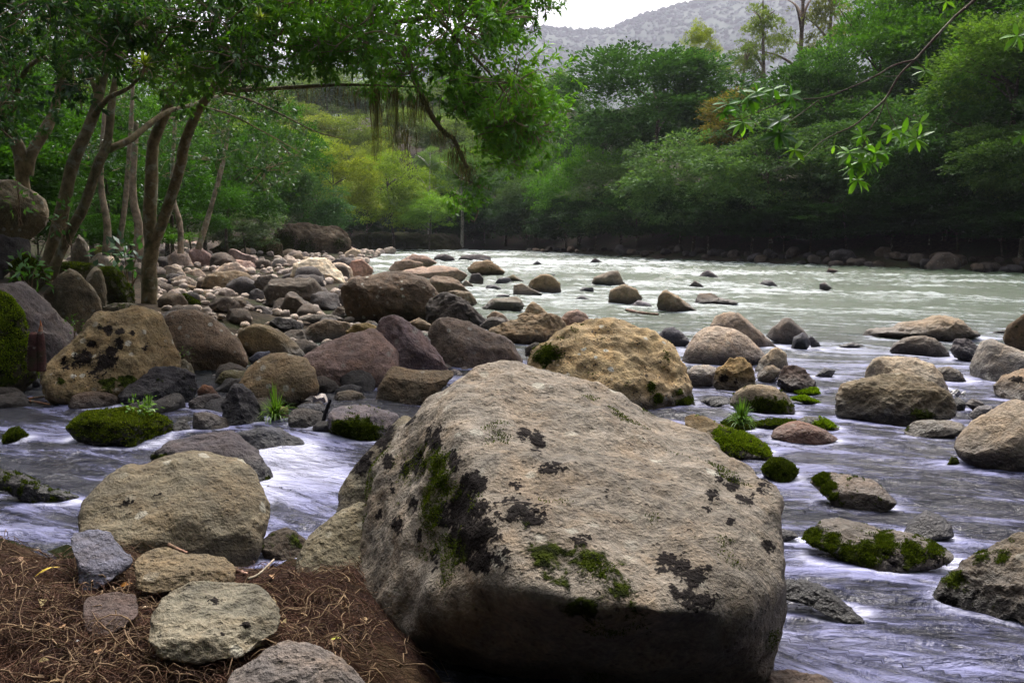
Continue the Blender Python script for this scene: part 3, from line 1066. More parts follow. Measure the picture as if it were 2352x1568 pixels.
R("pale overhanging boulder at the left edge under the trees", "-80,1190 0,1185 60,1175 120,1200 200,1250 290,1310 325,1400 300,1480 200,1540 -80,1560", 'T',
  yd=14, colr=(.31, .265, .185), hard=.9, wet=0, lich=1.0, planes=[(0, -.6, .8, .6), (.3, .6, .74, .7)])
R("grey boulder standing behind the leaning trunks", "460,260 480,150 520,60 570,100 595,200 570,280", 'A', yd=16.5, colr=(.17, .15, .115), wet=0, hard=.4)
R("dark shaded rock under the pale overhanging boulder", "-80,60 60,80 200,90 210,200 120,240 0,300 -80,330", 'A', yd=13.6, colr='dark', moss=.3, wet=0)
R("green mossy hump beneath the leaning trunks", "60,250 150,200 240,240 300,330 290,430 200,440 90,400", 'A', yd=12.6, colr='mossy', moss=1.1, wet=0, fuzz=5000)
R("olive mossy hump beneath the grey standing boulder", "330,300 420,250 520,250 600,260 640,300 560,380 400,380", 'A', yd=14.6, colr='mossy', moss=.8, wet=0, fuzz=2500)

# --- middle heap
R("brown dome with a dark cap below the egg shaped boulder",
  "1560,780 1600,690 1680,655 1780,660 1880,710 1970,780 2030,850 1980,890 1850,910 1650,900", 'A', yd=11.6, colr=(.24, .18, .105), hard=.3, rough=.6)
R("flat wet grey stone in the gap under the brown dome", "1640,890 1700,840 1780,830 1800,900 1700,940", 'A', yd=10.4, colr=(.13, .13, .16), wet=1)
R("flat yellowish wet stone left of the rounded brown boulder", "1410,1035 1470,970 1560,955 1645,960 1600,1015 1500,1050", 'A', yd=9.4, colr=(.22, .19, .1), wet=.6)
R("large angular grey brown block in the middle of the bar",
  "1740,420 1790,350 1950,345 2080,360 2120,410 2150,540 2100,570 1950,560 1760,520", 'A', yd=19, z0=0, colr=(.14, .115, .09), hard=.8, wet=0,
  planes=[(0, .9, .4, .75), (-.1, -.1, 1, .6), (.8, .1, .6, .7)])
R("brown rounded boulder with a pale streaked top beside the log", "1330,410 1380,330 1450,305 1560,298 1640,320 1695,375 1680,420 1580,440 1350,440", 'A',
  yd=24, z0=.1, colr=(.26, .195, .125), hard=.4, wet=0, lich=.8)
R("small dark boulder touching the grey brown block", "1675,390 1720,340 1800,325 1860,345 1790,420 1720,430", 'A', yd=21, colr=(.16, .14, .12))
R("pointed grey stone in front of the grey brown block", "1850,540 1900,450 1930,438 2000,500 2100,550 2150,590 2000,620 1860,610", 'A', yd=17, colr=(.15, .125, .105), hard=.7, wet=.3)
R("dark round stone left of the pointed grey stone", "1600,610 1640,540 1720,525 1780,560 1825,610 1770,660 1640,665", 'A', yd=16, colr=(.11, .095, .09))
R("brown block behind the mossy dark stone", "1250,460 1300,430 1380,440 1430,490 1440,525 1330,530 1280,500", 'A', yd=20, colr=(.2, .155, .1), wet=0)
R("flat grey brown stone beyond the brown block", "1370,445 1450,425 1560,445 1565,480 1460,495", 'A', yd=20.8, colr=(.22, .19, .16), wet=0)
R("rounded olive stone left of the shaded dark stone", "1460,515 1520,480 1620,475 1645,515 1560,540", 'A', yd=19.2, colr=(.2, .165, .11), wet=0)
R("low smooth grey stone beside the mossy dark stone", "1330,550 1420,525 1500,535 1545,575 1500,615 1380,585", 'A', yd=17.6, colr=(.2, .175, .15), wet=0)
R("shaded dark stone left of the grey brown block", "1630,510 1650,440 1700,420 1745,440 1750,525 1640,540", 'A', yd=19.6, colr='dark')
R("dark broken stone left of the purplish boulder", "1780,650 1830,610 1930,620 2010,660 1990,700 1860,710", 'A', yd=14.6, colr='dark', hard=.9)
R("brown smooth stone behind the purplish boulder", "1950,745 2050,660 2150,620 2311,640 2330,700 2200,760 2050,790", 'A', yd=13.4, colr=(.23, .175, .125), hard=.4, rough=.6)
R("dark low stone behind the brown smooth stone", "1960,620 2050,590 2200,592 2270,620 2150,660", 'A', yd=15.2, colr=(.17, .15, .13))
R("huge dark brown boulder with pale lichen in the middle",
  "105,420 180,355 290,350 400,315 500,305 600,325 680,370 740,440 775,490 720,580 600,630 400,640 250,650 170,610 120,530", 'B', yd=16.4, colr=(.165, .118, .082), hard=.7,
  rough=.8, wet=.5, planes=[(0, .85, .5, .72), (.15, .25, .95, .62), (-.8, -.2, .6, .75), (0, -.6, .8, .72)], lich=1.3)
R("black ridged boulder touching the huge dark brown one", "655,580 680,480 740,450 850,460 940,500 1020,560 1075,615 1010,660 880,650 750,665 670,645", 'B', yd=15.2,
  colr=(.06, .048, .042), hard=.7, rough=1.5, moss_at=[(960, 610, 35, .6)])
R("brown boulder behind the black ridged one", "670,375 730,335 820,338 880,370 950,430 900,455 750,445", 'B', yd=22, colr=(.25, .19, .14))
R("flat smooth tan stone behind the black ridged boulder", "800,445 880,430 960,445 1005,510 960,530 850,470", 'B', yd=19.5, colr=(.27, .22, .16))
R("pale domed slab furthest of the sunlit slabs", "500,225 590,192 680,208 745,250 650,280 540,270", 'B', yd=38, colr='pink', wet=.5, hard=.3)
R("brown sunlit slab left of the pale domed slab", "415,290 460,240 560,230 650,250 640,295 480,315", 'B', yd=34, colr=(.38, .29, .22), hard=.5)
R("broad pale pink slab in the sun behind the dark brown boulder", "510,305 620,270 760,262 860,290 940,330 930,375 850,380 700,350 580,330", 'B', yd=29, colr=(.46, .35, .28), hard=.5)
R("tan boulder with a dark foot standing in the far river", "940,285 980,240 1080,233 1140,270 1185,305 1170,325 1050,328 960,312", 'B', yd=36, colr=(.34, .25, .165), moss_at=[(1090, 290, 30, .4)])
R("long dark flat rock across the far river", "880,228 910,200 1020,194 1090,210 1097,235 900,239", 'B', colr=(.14, .12, .12), hard=.6)
R("low dark rock left of the long flat one in the far river", "715,228 730,195 790,189 850,210 862,234 740,238", 'B', colr=(.15, .13, .13))
R("rounded pale topped rock at the end of the gravel bar", "370,190 390,155 440,142 472,165 468,195 400,197", 'B', colr=(.34, .3, .25))
R("tan cone shaped stone in front of the yellow stained rock ledge", "1310,595 1340,530 1375,503 1430,545 1475,595 1400,620", 'B', yd=15.2, colr=(.3, .23, .15), hard=.5, wet=.4)
R("grooved grey rock ledge with a yellow stain along its foot",
  "1085,695 1180,650 1280,605 1400,592 1480,588 1560,620 1600,685 1500,725 1470,770 1330,800 1230,790 1110,725", 'B', yd=13.2, colr=(.33, .25, .165), hard=.5, rough=1.4, wet=.7)
R("pale lump behind the speckled tan boulder", "1560,620 1600,575 1660,558 1710,590 1755,645 1700,680 1580,690", 'B', yd=13.6, colr='pink')
R("small flat tan stone beside the cone shaped stone", "1265,600 1310,577 1390,585 1350,620", 'B', yd=14.4, colr=(.33, .25, .16))
R("smooth grey disc shaped stone by the black ridged boulder", "1020,665 1080,620 1140,605 1195,630 1180,670 1080,685", 'B', yd=14.3, colr=(.22, .2, .185))
R("brown domed stone behind the grey disc shaped stone", "1070,610 1120,570 1180,590 1225,635 1150,655", 'B', yd=15.6, colr=(.27, .2, .145))
R("purplish grey sloping boulder with a pale lichen spot",
  "680,730 710,660 760,612 880,610 980,640 1070,700 1180,740 1240,790 1295,890 1200,930 900,970 820,920 740,830", 'B', yd=11, colr=(.30, .24, .20), hard=.75, rough=.7,
  planes=[(.25, .75, .6, .55), (-.75, .1, .65, .66), (.2, -.2, .95, .7)], lich=.9, wet=.2)
R("large smooth reddish purple boulder beside the leaning ridge rock",
  "695,825 730,798 800,768 862,752 915,800 925,870 870,918 800,912 735,905 710,875", 'P', yd=9.6, colr=(.29, .21, .18), hard=.5, rough=.7, wet=.3,
  planes=[(-.2, .8, .55, .68), (.1, .1, .99, .74), (0, -.5, .86, .72)], depth=.9)
R("steep purple ridge rock leaning to the right in the middle heap",
  "320,710 370,620 430,590 490,588 560,640 680,760 760,850 840,970 700,990 500,980 420,930 370,820", 'B', yd=9.9, colr=(.23, .175, .17), hard=.8, rough=.9, wet=.2,
  planes=[(.6, .6, .5, .42), (-.5, .1, .85, .55), (.2, -.55, .8, .6)])
R("dark angular block with a tan top behind the huge foreground boulder",
  "320,1180 350,1080 420,960 450,935 560,960 700,970 850,965 780,1060 650,1160 550,1240 440,1270 340,1230", 'B', yd=8.4, colr=(.2, .155, .105), hard=.85, rough=.9,
  planes=[(.1, .9, .3, .72), (-.3, -.15, .94, .5), (.6, -.3, .7, .6)], wet=.5)
R("small speckled ochre stone below the reddish purple boulder", "40,1165 80,1110 160,1088 240,1110 280,1155 240,1195 120,1210 40,1200", 'B', yd=8.4, colr=(.3, .22, .125), lich=1.0)
R("small smooth grey stone below the dark angular block", "235,1205 290,1180 350,1215 365,1250 260,1230", 'B', yd=8.0, colr=(.22, .21, .19))
R("purple stone with a moss skirt at the water", "20,1320 40,1210 150,1190 300,1220 420,1250 480,1275 440,1330 380,1400 280,1430 120,1440 30,1410", 'B', colr=(.17, .15, .16),
  moss_at=[(200, 1360, 90, .95, 2.2), (80, 1330, 60, .8)], fuzz=4000, hard=.4, wet=.4)
R("small ochre stone behind the purple ridge rock", "135,700 190,655 280,648 345,670 310,720 150,725", 'B', yd=13.0, colr=(.25, .18, .08))
R("small tan rounded stone beneath the huge dark brown boulder", "550,650 620,610 700,660 690,690 570,680", 'B', yd=14.2, colr=(.3, .23, .16))
R("dark stone at the foot of the huge dark brown boulder", "20,600 90,545 140,560 220,640 150,660 40,640", 'B', yd=16.5, colr=(.13, .1, .075))
R("big speckled ochre boulder with a moss streak behind the huge boulder",
  "1212,825 1230,799 1268,774 1303,753 1345,741 1390,738 1428,746 1470,757 1512,781 1550,815 1572,848 1590,885 1603,920 1607,950 1560,980 1480,980 1300,950 1215,880", 'P',
  yd=8.6, colr=(.46, .355, .215), hard=.5, rough=1.2, lich=2.0, wet=1.0, planes=[(.1, .75, .65, .62), (.7, .1, .7, .8), (-.6, .3, .74, .82)],
  moss_at=[(1255, 820, 26, .8, 1.5), (1575, 930, 22, 1.0), (1495, 890, 16, .8, .6), (1510, 915, 16, .8), (1560, 900, 14, .6)],
  dark_at=[(1485, 860, 12, .6, .6)], fuzz=2500)
R("small grey block left of the speckled ochre boulder", "1320,815 1380,775 1430,785 1375,860 1320,860", 'B', yd=11.2, colr=(.17, .15, .125), hard=.8)
R("dark wet stone right of the speckled ochre boulder", "1510,776 1525,757 1545,750 1570,770 1585,786 1560,800 1520,798", 'P', yd=12.9, colr=(.1, .095, .11), wet=1)

# --- right side, in the river
R("large pale domed boulder standing in the right river",
  "40,905 70,820 120,730 190,675 280,662 400,690 480,740 560,820 605,870 500,920 250,955 70,955", 'C', yd=11.2, colr=(.62, .51, .41), hard=.35, rough=.5, wet=1.3,
  planes=[(-.3, .7, .65, .8), (.5, .5, .7, .8)])
R("leaning brown boulder behind the large pale domed one", "228,665 280,600 350,568 410,585 490,650 580,740 672,815 600,850 450,800 300,760", 'C', yd=12.8, colr=(.42, .34, .27), hard=.5, wet=.9)
R("low pale stone in front of the large pale domed boulder", "68,970 130,925 220,920 285,945 260,1040 200,1060 110,1060 70,1010", 'C', colr=(.5, .44, .38), hard=.3)
R("jagged yellow stained rock below the large pale domed boulder", "248,1050 260,960 310,930 370,890 440,880 500,930 527,1000 522,1060 430,1095 320,1085", 'C', colr=(.3, .21, .1),
  hard=.95, rough=1.8, planes=[(0, .85, .5, .6), (-.4, -.1, .9, .6), (.6, -.1, .75, .62)], dark_at=[(330, 1010, 40, .8), (400, 1030, 30, .6)])
R("pale upright stone right of the large pale domed boulder", "528,940 570,870 640,815 680,808 740,850 742,915 700,960 600,1000", 'C', yd=10.4, colr=(.5, .42, .31), hard=.3)
R("smooth tan egg shaped stone between yellow and dark rocks", "540,985 590,930 650,923 702,955 690,1025 620,1042 560,1025", 'C', colr=(.34, .26, .175), hard=.2, rough=.5)
R("dark jagged wedge rock in the right river", "668,1075 700,980 730,930 800,923 860,950 920,1020 945,1065 850,1098 740,1108", 'C', colr=(.15, .105, .085), hard=.95, rough=1.5)
R("smooth tan domed stone with a moss foot near the grass", "362,1165 400,1100 470,1055 550,1046 650,1070 730,1110 790,1180 798,1225 700,1245 550,1245 420,1215", 'C',
  colr=(.32, .25, .165), hard=.25, rough=.5, moss_at=[(560, 1200, 60, .8, 1.8), (680, 1200, 60, .7, 1.5)], fuzz=2000)
R("flat stone with a bright moss cap right of the tan dome", "775,1105 850,1085 945,1080 955,1110 850,1140", 'C', yd=8.9, colr='mossy', moss=1.3, mcol=(.15, .23, .012), fuzz=1800)
R("thin bright green moss patch on a drowned stone", "768,1145 850,1128 950,1170 870,1180", 'C', yd=8.4, colr='mossy', moss=1.4, mcol=(.15, .23, .012), fuzz=1800)
R("flat grey stone with moss on its right end", "810,1285 880,1262 960,1265 1020,1290 1085,1335 1000,1352 900,1335", 'C', colr=(.23, .2, .15), moss_at=[(980, 1320, 50, 1.0, 1.6)], mcol=(.14, .21, .012), fuzz=1800)
R("smooth reddish brown stone lying in the right shallows", "630,1395 650,1350 720,1310 800,1290 880,1310 970,1350 1075,1418 950,1438 750,1430", 'C', colr=(.25, .135, .095), hard=.35, rough=.6, wet=.7)
R("long mossy stone right behind the huge boulder", "60,1270 150,1250 240,1278 350,1330 460,1380 560,1430 630,1490 645,1515 540,1530 430,1510 300,1450 180,1380", 'C',
  colr=(.24, .17, .08), moss_at=[(400, 1420, 90, 1.0, 1.8), (520, 1460, 70, 1.0), (300, 1380, 60, .8), (590, 1490, 50, 1.0)], mcol=(.1, .14, .012), fuzz=6000, depth=.8)
R("mossy stone carrying the right tuft of grass", "305,1300 400,1250 520,1280 535,1390 420,1385 320,1350", 'C', yd=7.3, colr='mossy', moss=.9, fuzz=2500)
R("small grey wet stone left of the tan dome", "165,1165 250,1130 350,1130 370,1165 260,1200", 'C', colr=(.16, .15, .15), moss=.3)
R("low dark mossy strip of stone below the tan dome", "515,1310 600,1288 750,1280 815,1285 700,1335 560,1345", 'C', colr='mossy', moss=.9, fuzz=1500)
R("big angular grey brown boulder in the right shallows",
  "1062,1240 1080,1110 1110,1050 1250,1010 1400,988 1520,982 1600,1010 1700,1040 1780,1100 1845,1180 1855,1250 1700,1290 1560,1310 1400,1290 1250,1260", 'C',
  colr=(.24, .195, .13), hard=.9, rough=1.3, planes=[(.2, .85, .45, .66), (-.35, .05, .93, .6), (.55, .15, .82, .6), (0, -.5, .86, .68)],
  moss_at=[(1640, 1250, 70, .6, 2)], wet=1.3, lich=.6)
R("pale hump behind the big angular boulder", "1248,1010 1280,930 1340,875 1460,863 1600,880 1700,920 1770,1000 1815,1110 1600,1130 1400,1120", 'C', yd=9.3, colr=(.46, .39, .3), hard=.6,
  planes=[(-.8, -.1, .6, .62), (.3, .7, .65, .7)], wet=.6)
R("smooth pale stone with a dark right end behind the angular boulder", "1720,950 1800,928 1860,970 1930,1075 1800,1090 1760,1030", 'C', yd=9.7, colr=(.36, .3, .23))
R("tall pitted grey boulder at the right edge",
  "2222,885 2229,840 2246,806 2264,785 2288,781 2319,795 2365,815 2410,860 2390,900 2300,904 2240,902", 'P', yd=9.8, colr=(.42, .38, .33), hard=.6, rough=.7, lich=1.2, wet=1.3)
R("low two toned boulder left of the dark twin rocks", "1412,825 1440,780 1520,740 1640,729 1720,755 1790,810 1815,868 1700,866 1560,858 1430,850", 'C', colr=(.3, .25, .2), hard=.5, wet=1.6)
R("long tan reef with a dark foot in the right river", "1242,725 1270,680 1400,660 1470,640 1600,635 1710,594 1800,610 1880,660 1960,710 2015,772 1900,780 1700,770 1500,755 1300,750", 'C',
  yd=13.9, colr=(.46, .37, .27), hard=.6, wet=1.5, rough=1.2)
R("dark twin rocks right of the two toned boulder", "1812,815 1850,750 1940,748 2010,790 2000,865 1940,900 1850,895 1825,840", 'C', colr=(.12, .11, .115), hard=.95, rough=1.6)
R("small pale stone behind the dark twin rocks", "2068,755 2100,700 2180,693 2195,752 2110,768", 'C', yd=14.5, colr=(.3, .27, .23))
R("dark mossy brown rock cut by the right edge", "2302,778 2315,747 2352,720 2400,715 2430,800 2390,822 2330,806", 'P', yd=12.2, colr=(.12, .085, .05), moss=.4, wet=.6)
R("tan egg shaped stone above the big smooth boulder at the right edge", "2278,915 2290,885 2310,862 2352,845 2400,848 2430,920 2370,940 2290,936", 'P', yd=8.7, colr=(.48, .38, .28), hard=.4,
  dark_at=[(2330, 872, 12, .6, 2)])
R("big smooth grey brown boulder at the right edge", "2190,1015 2204,997 2229,969 2264,948 2300,927 2326,919 2370,922 2440,960 2460,1060 2390,1100 2300,1080 2240,1060 2200,1040", 'P',
  base=1088, colr=(.4, .335, .26), hard=.4, rough=.6, wet=1.2, planes=[(-.45, .6, .66, .7), (.5, -.2, .84, .66), (0, -.7, .7, .6)])
R("flat pale stone with a dark foot beside the big smooth boulder", "1508,1355 1560,1300 1650,1284 1780,1290 1880,1310 1920,1345 1850,1398 1700,1412 1560,1402", 'C', colr=(.27, .23, .175), hard=.4,
  moss_at=[(1530, 1340, 25, .9)], wet=.9)
R("dark small stone right of the angular boulder", "1828,1150 1870,1130 1925,1180 1905,1240 1840,1240", 'C', yd=8.1, colr='dark')
R("small brown stone wedged behind the flat pale stone", "1918,1180 1960,1145 2045,1180 1985,1225", 'C', yd=8.0, colr=(.16, .12, .1))
R("small lilac grey stone left of the big smooth boulder", "1935,1250 2000,1200 2095,1190 2085,1240 1970,1280", 'C', yd=7.4, colr=(.24, .22, .22))
R("pointed grey rock with a white crest in mid river", "598,730 650,670 720,620 760,618 820,670 870,720 905,790 830,810 760,795", 'C', yd=13.2, colr=(.26, .225, .195), hard=.85, wet=1.2)
R("dark wedge in front of the pointed grey rock", "765,815 790,740 850,708 893,785 840,825", 'C', yd=12.4, colr=(.12, .115, .13), hard=.9)
R("small wedge right of the pointed grey rock", "875,760 895,730 940,768 965,795 900,800", 'C', yd=12.5, colr=(.16, .15, .17), hard=.9)
R("low stone with a black left end in mid river", "133,512 150,450 230,447 285,478 330,490 420,510 300,535 180,530", 'C', yd=20.8, colr=(.24, .2, .16))
R("pale angular stone with a dark foot left of the black ended one", "1508,702 1515,680 1530,667 1560,680 1603,714 1560,723 1510,722", 'P', yd=18.8, colr=(.37, .29, .2), wet=1.4, hard=.7)
R("pale ridged rock with a dark base in mid river", "1870,475 1880,430 1970,393 2050,420 2098,485 2080,515 1980,536 1870,520", 'B', yd=21, colr=(.35, .28, .2), hard=.7, wet=1.3)
R("low smooth lilac stone right of the pale ridged rock", "1995,550 2070,495 2140,520 2185,555", 'B', yd=20, colr=(.3, .28, .3), wet=.4)
R("humped grey rock splitting the rapids", "1758,375 1780,340 1860,310 1920,298 1988,393 1850,406", 'B', yd=28.6, colr=(.3, .255, .2), hard=.6, wet=1.0)
R("tan domed rock with a grey foot in mid river", "1340,415 1370,370 1440,323 1500,328 1550,380 1563,435 1440,445", 'B', yd=25.4, colr=(.31, .235, .15), hard=.5, wet=1.2)
R("pale wedge shaped stone left of the tan domed rock", "1238,468 1245,400 1290,388 1360,430 1435,465", 'B', colr=(.32, .27, .21), hard=.7)
R("low dark stone left of the pale wedge", "1050,433 1060,400 1110,394 1175,433", 'B', colr=(.13, .125, .14))
R("white streaked flat rock with water running off", "1040,545 1110,495 1200,485 1280,473 1312,535 1290,565 1200,570 1100,565", 'B', colr=(.3, .27, .22), hard=.5, wet=1.2)
R("black round stone left of the low dark stone", "943,375 970,325 1020,318 1048,350 1042,384", 'B', yd=24.5, colr='dark')
R("small pale stone left of the black round stone", "888,402 930,362 985,402", 'B', yd=23.8, colr=(.36, .31, .26))
SMALL = [("C", "143,348 190,310 220,298 308,344", (.17, .15, .15)), ("C", "540,399 590,365 640,370 683,404", (.14, .12, .13)), ("C", "952,430 962,388 990,377 1033,414 1000,436", (.16, .14, .14)),
         ("C", "990,320 1020,283 1078,302 1040,324", (.09, .05, .035)), ("C", "83,410 130,365 193,405", (.26, .22, .19)), ("B", "1740,252 1780,217 1843,250", (.14, .12, .12)),
         ("B", "1363,264 1400,237 1447,265", (.17, .16, .18)), ("B", "1488,340 1510,321 1533,340", (.1, .08, .08)), ("B", "1200,345 1240,328 1322,374 1250,376", (.24, .19, .1)),
         ("B", "1118,388 1150,350 1220,348 1243,380", (.24, .23, .25)), ("B", "1675,436 1700,410 1770,413 1775,438", (.17, .16, .18)), ("B", "1640,495 1700,464 1765,494", (.3, .28, .3)),
         ("B", "1125,475 1150,455 1225,460 1200,480", (.16, .15, .17)), ("C", "920,1000 985,940 1060,960 1030,1005", (.2, .19, .22)), ("C", "1085,800 1170,770 1250,795 1180,810", (.32, .29, .28)),
         ("F", "590,180 605,110 650,62 700,55 760,80 835,145 780,188 650,203", 'mossy'), ("F", "1830,95 1860,45 1900,48 1918,90", 'mossy')]
SL = ["low dark stone left of the midstream row", "second dark low stone in the far rapids", "small upright knob of stone in the green water", "small rusty black stone near the far bank",
      "low pale stone at the left of the rapids", "dark hump in the white water by the far bank", "small lilac hump in the far white water", "tiny black stone behind the tan domed rock",
      "small mossy ochre stone left of the tan domed rock", "pale lilac flat stone near the black round stone", "grey flat stone below the humped rock", "drowned pale stone left of the ridged rock",
      "small grey flat stone left of the pale wedge", "drowned lilac stone beside the dark jagged wedge", "drowned pale slab in the ripples at the right",
      "small bright mossy stone right of the huge boulder", "tiny mossy stone below the big smooth boulder"]
for (cr, p, c), lb in zip(SMALL, SL):
    mo = c == 'mossy'
    R(lb, p, cr, colr=c, hard=.6, name="river_stone", moss=1.2 if mo else 0, fuzz=2500 if mo and cr == 'F' and '590' in p else 0, wet=1.1)
R("flat topped pale stone with a mossy left end in the near right stream",
  "918,215 980,150 1060,143 1180,175 1340,200 1400,260 1490,335 1440,378 1300,410 1150,398 1060,330 980,268", 'F', colr=(.33, .26, .2), hard=.85, rough=.7,
  planes=[(.1, .85, .5, .6), (0, -.45, .9, .5), (-.7, .1, .7, .66)], moss_at=[(985, 190, 60, 1.2), (1030, 250, 60, 1.1), (1070, 300, 40, .9)], fuzz=4500, wet=1.0)
R("dark mossy boulder with a bare grey top in the near right stream",
  "848,620 900,540 1000,480 1120,458 1250,485 1400,545 1560,570 1700,610 1890,705 1750,740 1550,770 1400,800 1250,812 1120,742 1000,668 900,645", 'F',
  colr=(.2, .175, .15), hard=.5, moss_at=[(930, 580, 90, 1.0), (1050, 620, 90, .9), (1150, 690, 90, .9), (1300, 700, 100, 1.0), (1420, 620, 90, 1.0), (1600, 690, 110, .8), (1750, 650, 80, .9)],
  dark_at=[(1000, 650, 80, .6, 1.5), (1200, 740, 80, .6, 1.6), (1500, 730, 80, .6, 2), (1700, 710, 80, .6, 2)], fuzz=9000, wet=.6)
R("big dark boulder with cracks at the lower right edge",
  "2140,1420 2154,1361 2185,1317 2233,1279 2284,1252 2335,1228 2400,1215 2460,1280 2460,1370 2400,1420 2330,1395 2235,1405 2165,1428", 'P', base=1425, colr=(.17, .14, .105), hard=.75, rough=1.3,
  planes=[(-.2, .7, .68, .55), (-.4, -.3, .86, .58)], moss_at=[(2180, 1325, 22, .7, 2), (2255, 1270, 26, .7), (2300, 1280, 20, .6)], dark_at=[(2165, 1390, 40, .8), (2230, 1370, 30, .5)], fuzz=1500, wet=1.2)
R("black wet slab slanting into the water beside the huge boulder", "640,900 740,876 800,868 900,878 980,900 1080,970 1180,1060 1275,1135 1150,1125 1000,1060 860,1000 700,980", 'F',
  colr='black', hard=.9, wet=1.5, rough=1.2, depth=.5)
R("round stone just under the sliding water at the right", "1520,600 1580,480 1690,405 1790,440 1862,505 1880,570 1700,610", 'F', colr=(.14, .13, .15), hard=.2, rough=.15, wet=1.6, nplanes=1, lich=0)
R("small grey stone touching the right side of the huge boulder", "640,560 730,528 790,545 832,578 760,605 680,600", 'F', colr=(.24, .21, .2))
R("brown stone at the bottom edge right of the huge boulder", "1700,1575 1770,1545 1830,1538 1900,1555 1980,1610 1960,1660 1720,1660", 'P', yd=2.9, colr=(.17, .125, .1), hard=.4, wet=.3)

# --- sunlit cluster at the head of the bar
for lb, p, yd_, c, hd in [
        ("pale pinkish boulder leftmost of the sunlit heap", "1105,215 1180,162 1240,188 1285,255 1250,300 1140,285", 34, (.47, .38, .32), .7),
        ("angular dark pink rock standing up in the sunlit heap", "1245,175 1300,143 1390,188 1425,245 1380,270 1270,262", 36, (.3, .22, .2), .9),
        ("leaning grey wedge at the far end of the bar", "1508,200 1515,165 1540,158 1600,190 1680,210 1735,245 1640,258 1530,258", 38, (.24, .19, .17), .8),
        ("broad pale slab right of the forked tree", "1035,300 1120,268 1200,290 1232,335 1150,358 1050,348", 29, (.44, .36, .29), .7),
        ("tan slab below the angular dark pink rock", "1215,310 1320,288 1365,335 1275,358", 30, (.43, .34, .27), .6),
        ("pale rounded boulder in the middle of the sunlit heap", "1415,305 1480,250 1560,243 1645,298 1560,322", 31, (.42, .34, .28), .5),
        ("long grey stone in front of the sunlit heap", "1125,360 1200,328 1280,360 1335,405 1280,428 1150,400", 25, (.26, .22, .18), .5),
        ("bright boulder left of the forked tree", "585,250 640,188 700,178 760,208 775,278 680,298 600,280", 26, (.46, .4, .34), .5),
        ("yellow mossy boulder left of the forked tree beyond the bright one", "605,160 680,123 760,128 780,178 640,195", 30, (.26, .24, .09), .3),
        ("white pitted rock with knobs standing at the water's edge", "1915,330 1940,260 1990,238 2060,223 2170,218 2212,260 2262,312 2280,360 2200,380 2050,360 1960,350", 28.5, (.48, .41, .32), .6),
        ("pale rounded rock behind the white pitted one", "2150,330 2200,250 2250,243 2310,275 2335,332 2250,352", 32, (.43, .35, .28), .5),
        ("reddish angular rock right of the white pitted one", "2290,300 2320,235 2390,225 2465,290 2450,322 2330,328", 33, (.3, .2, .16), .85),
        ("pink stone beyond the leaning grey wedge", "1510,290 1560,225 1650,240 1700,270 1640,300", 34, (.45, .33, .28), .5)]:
    R(lb, p, 'A', yd=yd_, z0=.1, colr=tuple(min(.85, 1.8 * q) for q in c), hard=hd, wet=0, sink=.25)  # sunlight on the heap is put into brighter stone colours

# ------------------------------------------------------------------ cobbles between the boulders
rng = np.random.default_rng(11)
FT = np.array(FOOT)


def in_foot(x, y, k=0.85):
    return bool((((x - FT[:, 0]) / (FT[:, 2] * k)) ** 2 + ((y - FT[:, 1]) / (FT[:, 3] * k)) ** 2 < 1).any())


COB = []
for k in range(10):
    S, F = ico(4 if k < 5 else 3)
    P = S * np.array([1, rng.uniform(.65, .95), rng.uniform(.45, .75)])
    for _ in range(4):
        v = unit(rng.normal(size=3))
        e = P @ v - rng.uniform(.5, .75)
        P = P - np.outer(0.06 * np.logaddexp(0, e / .06) * .9, v)
    P = P + vnormals(P, F) * (0.12 * fbm(P * 1.3 + k * 9, k, 3) + 0.04 * fbm(P * 5 + k, k + 4, 3))[:, None]
    me = mesh_np("cobble", P, F)
    attr(me, 'marks', np.tile([0, 0, .4, .8], (len(P), 1)), 'FLOAT_COLOR', 'POINT')
    me.materials.append(M_ROCK)
    COB.append((me, P, F))
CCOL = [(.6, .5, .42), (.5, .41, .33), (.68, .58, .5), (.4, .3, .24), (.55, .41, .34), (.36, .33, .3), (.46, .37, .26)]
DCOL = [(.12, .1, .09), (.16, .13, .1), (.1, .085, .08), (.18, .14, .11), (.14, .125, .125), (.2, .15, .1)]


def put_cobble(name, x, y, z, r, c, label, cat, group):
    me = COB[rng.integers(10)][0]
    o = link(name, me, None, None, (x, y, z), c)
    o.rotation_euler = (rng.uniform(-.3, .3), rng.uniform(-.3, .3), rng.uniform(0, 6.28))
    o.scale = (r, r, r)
    kc = .8 if 'pale' in label else .55  # pale cobbles brightened in colour for the sun on the bar
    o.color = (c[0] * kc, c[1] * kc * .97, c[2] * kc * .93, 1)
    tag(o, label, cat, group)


def bar_spots(n, xr, yr, smin, smax, z0, seed, insd=-0.25):
    out = []
    rg = np.random.default_rng(seed)
    tries = 0
    while len(out) < n and tries < n * 60:
        tries += 1
        X, Y = rg.uniform(*xr), rg.uniform(*yr)
        p = at_z(X, Y, z0)
        d = float(river_sdf(np.array([p[0]]), np.array([p[1]]))[0])
        if d < insd or in_foot(p[0], p[1]):
            continue
        r = rg.uniform(smin, smax) / K * p[1] * .5
        r = min(r, .8)
        if any((p[0] - q[0]) ** 2 + (p[1] - q[1]) ** 2 < (.75 * (r + q[2])) ** 2 for q in out):
            continue
        out.append((p[0], p[1], r))
    return out


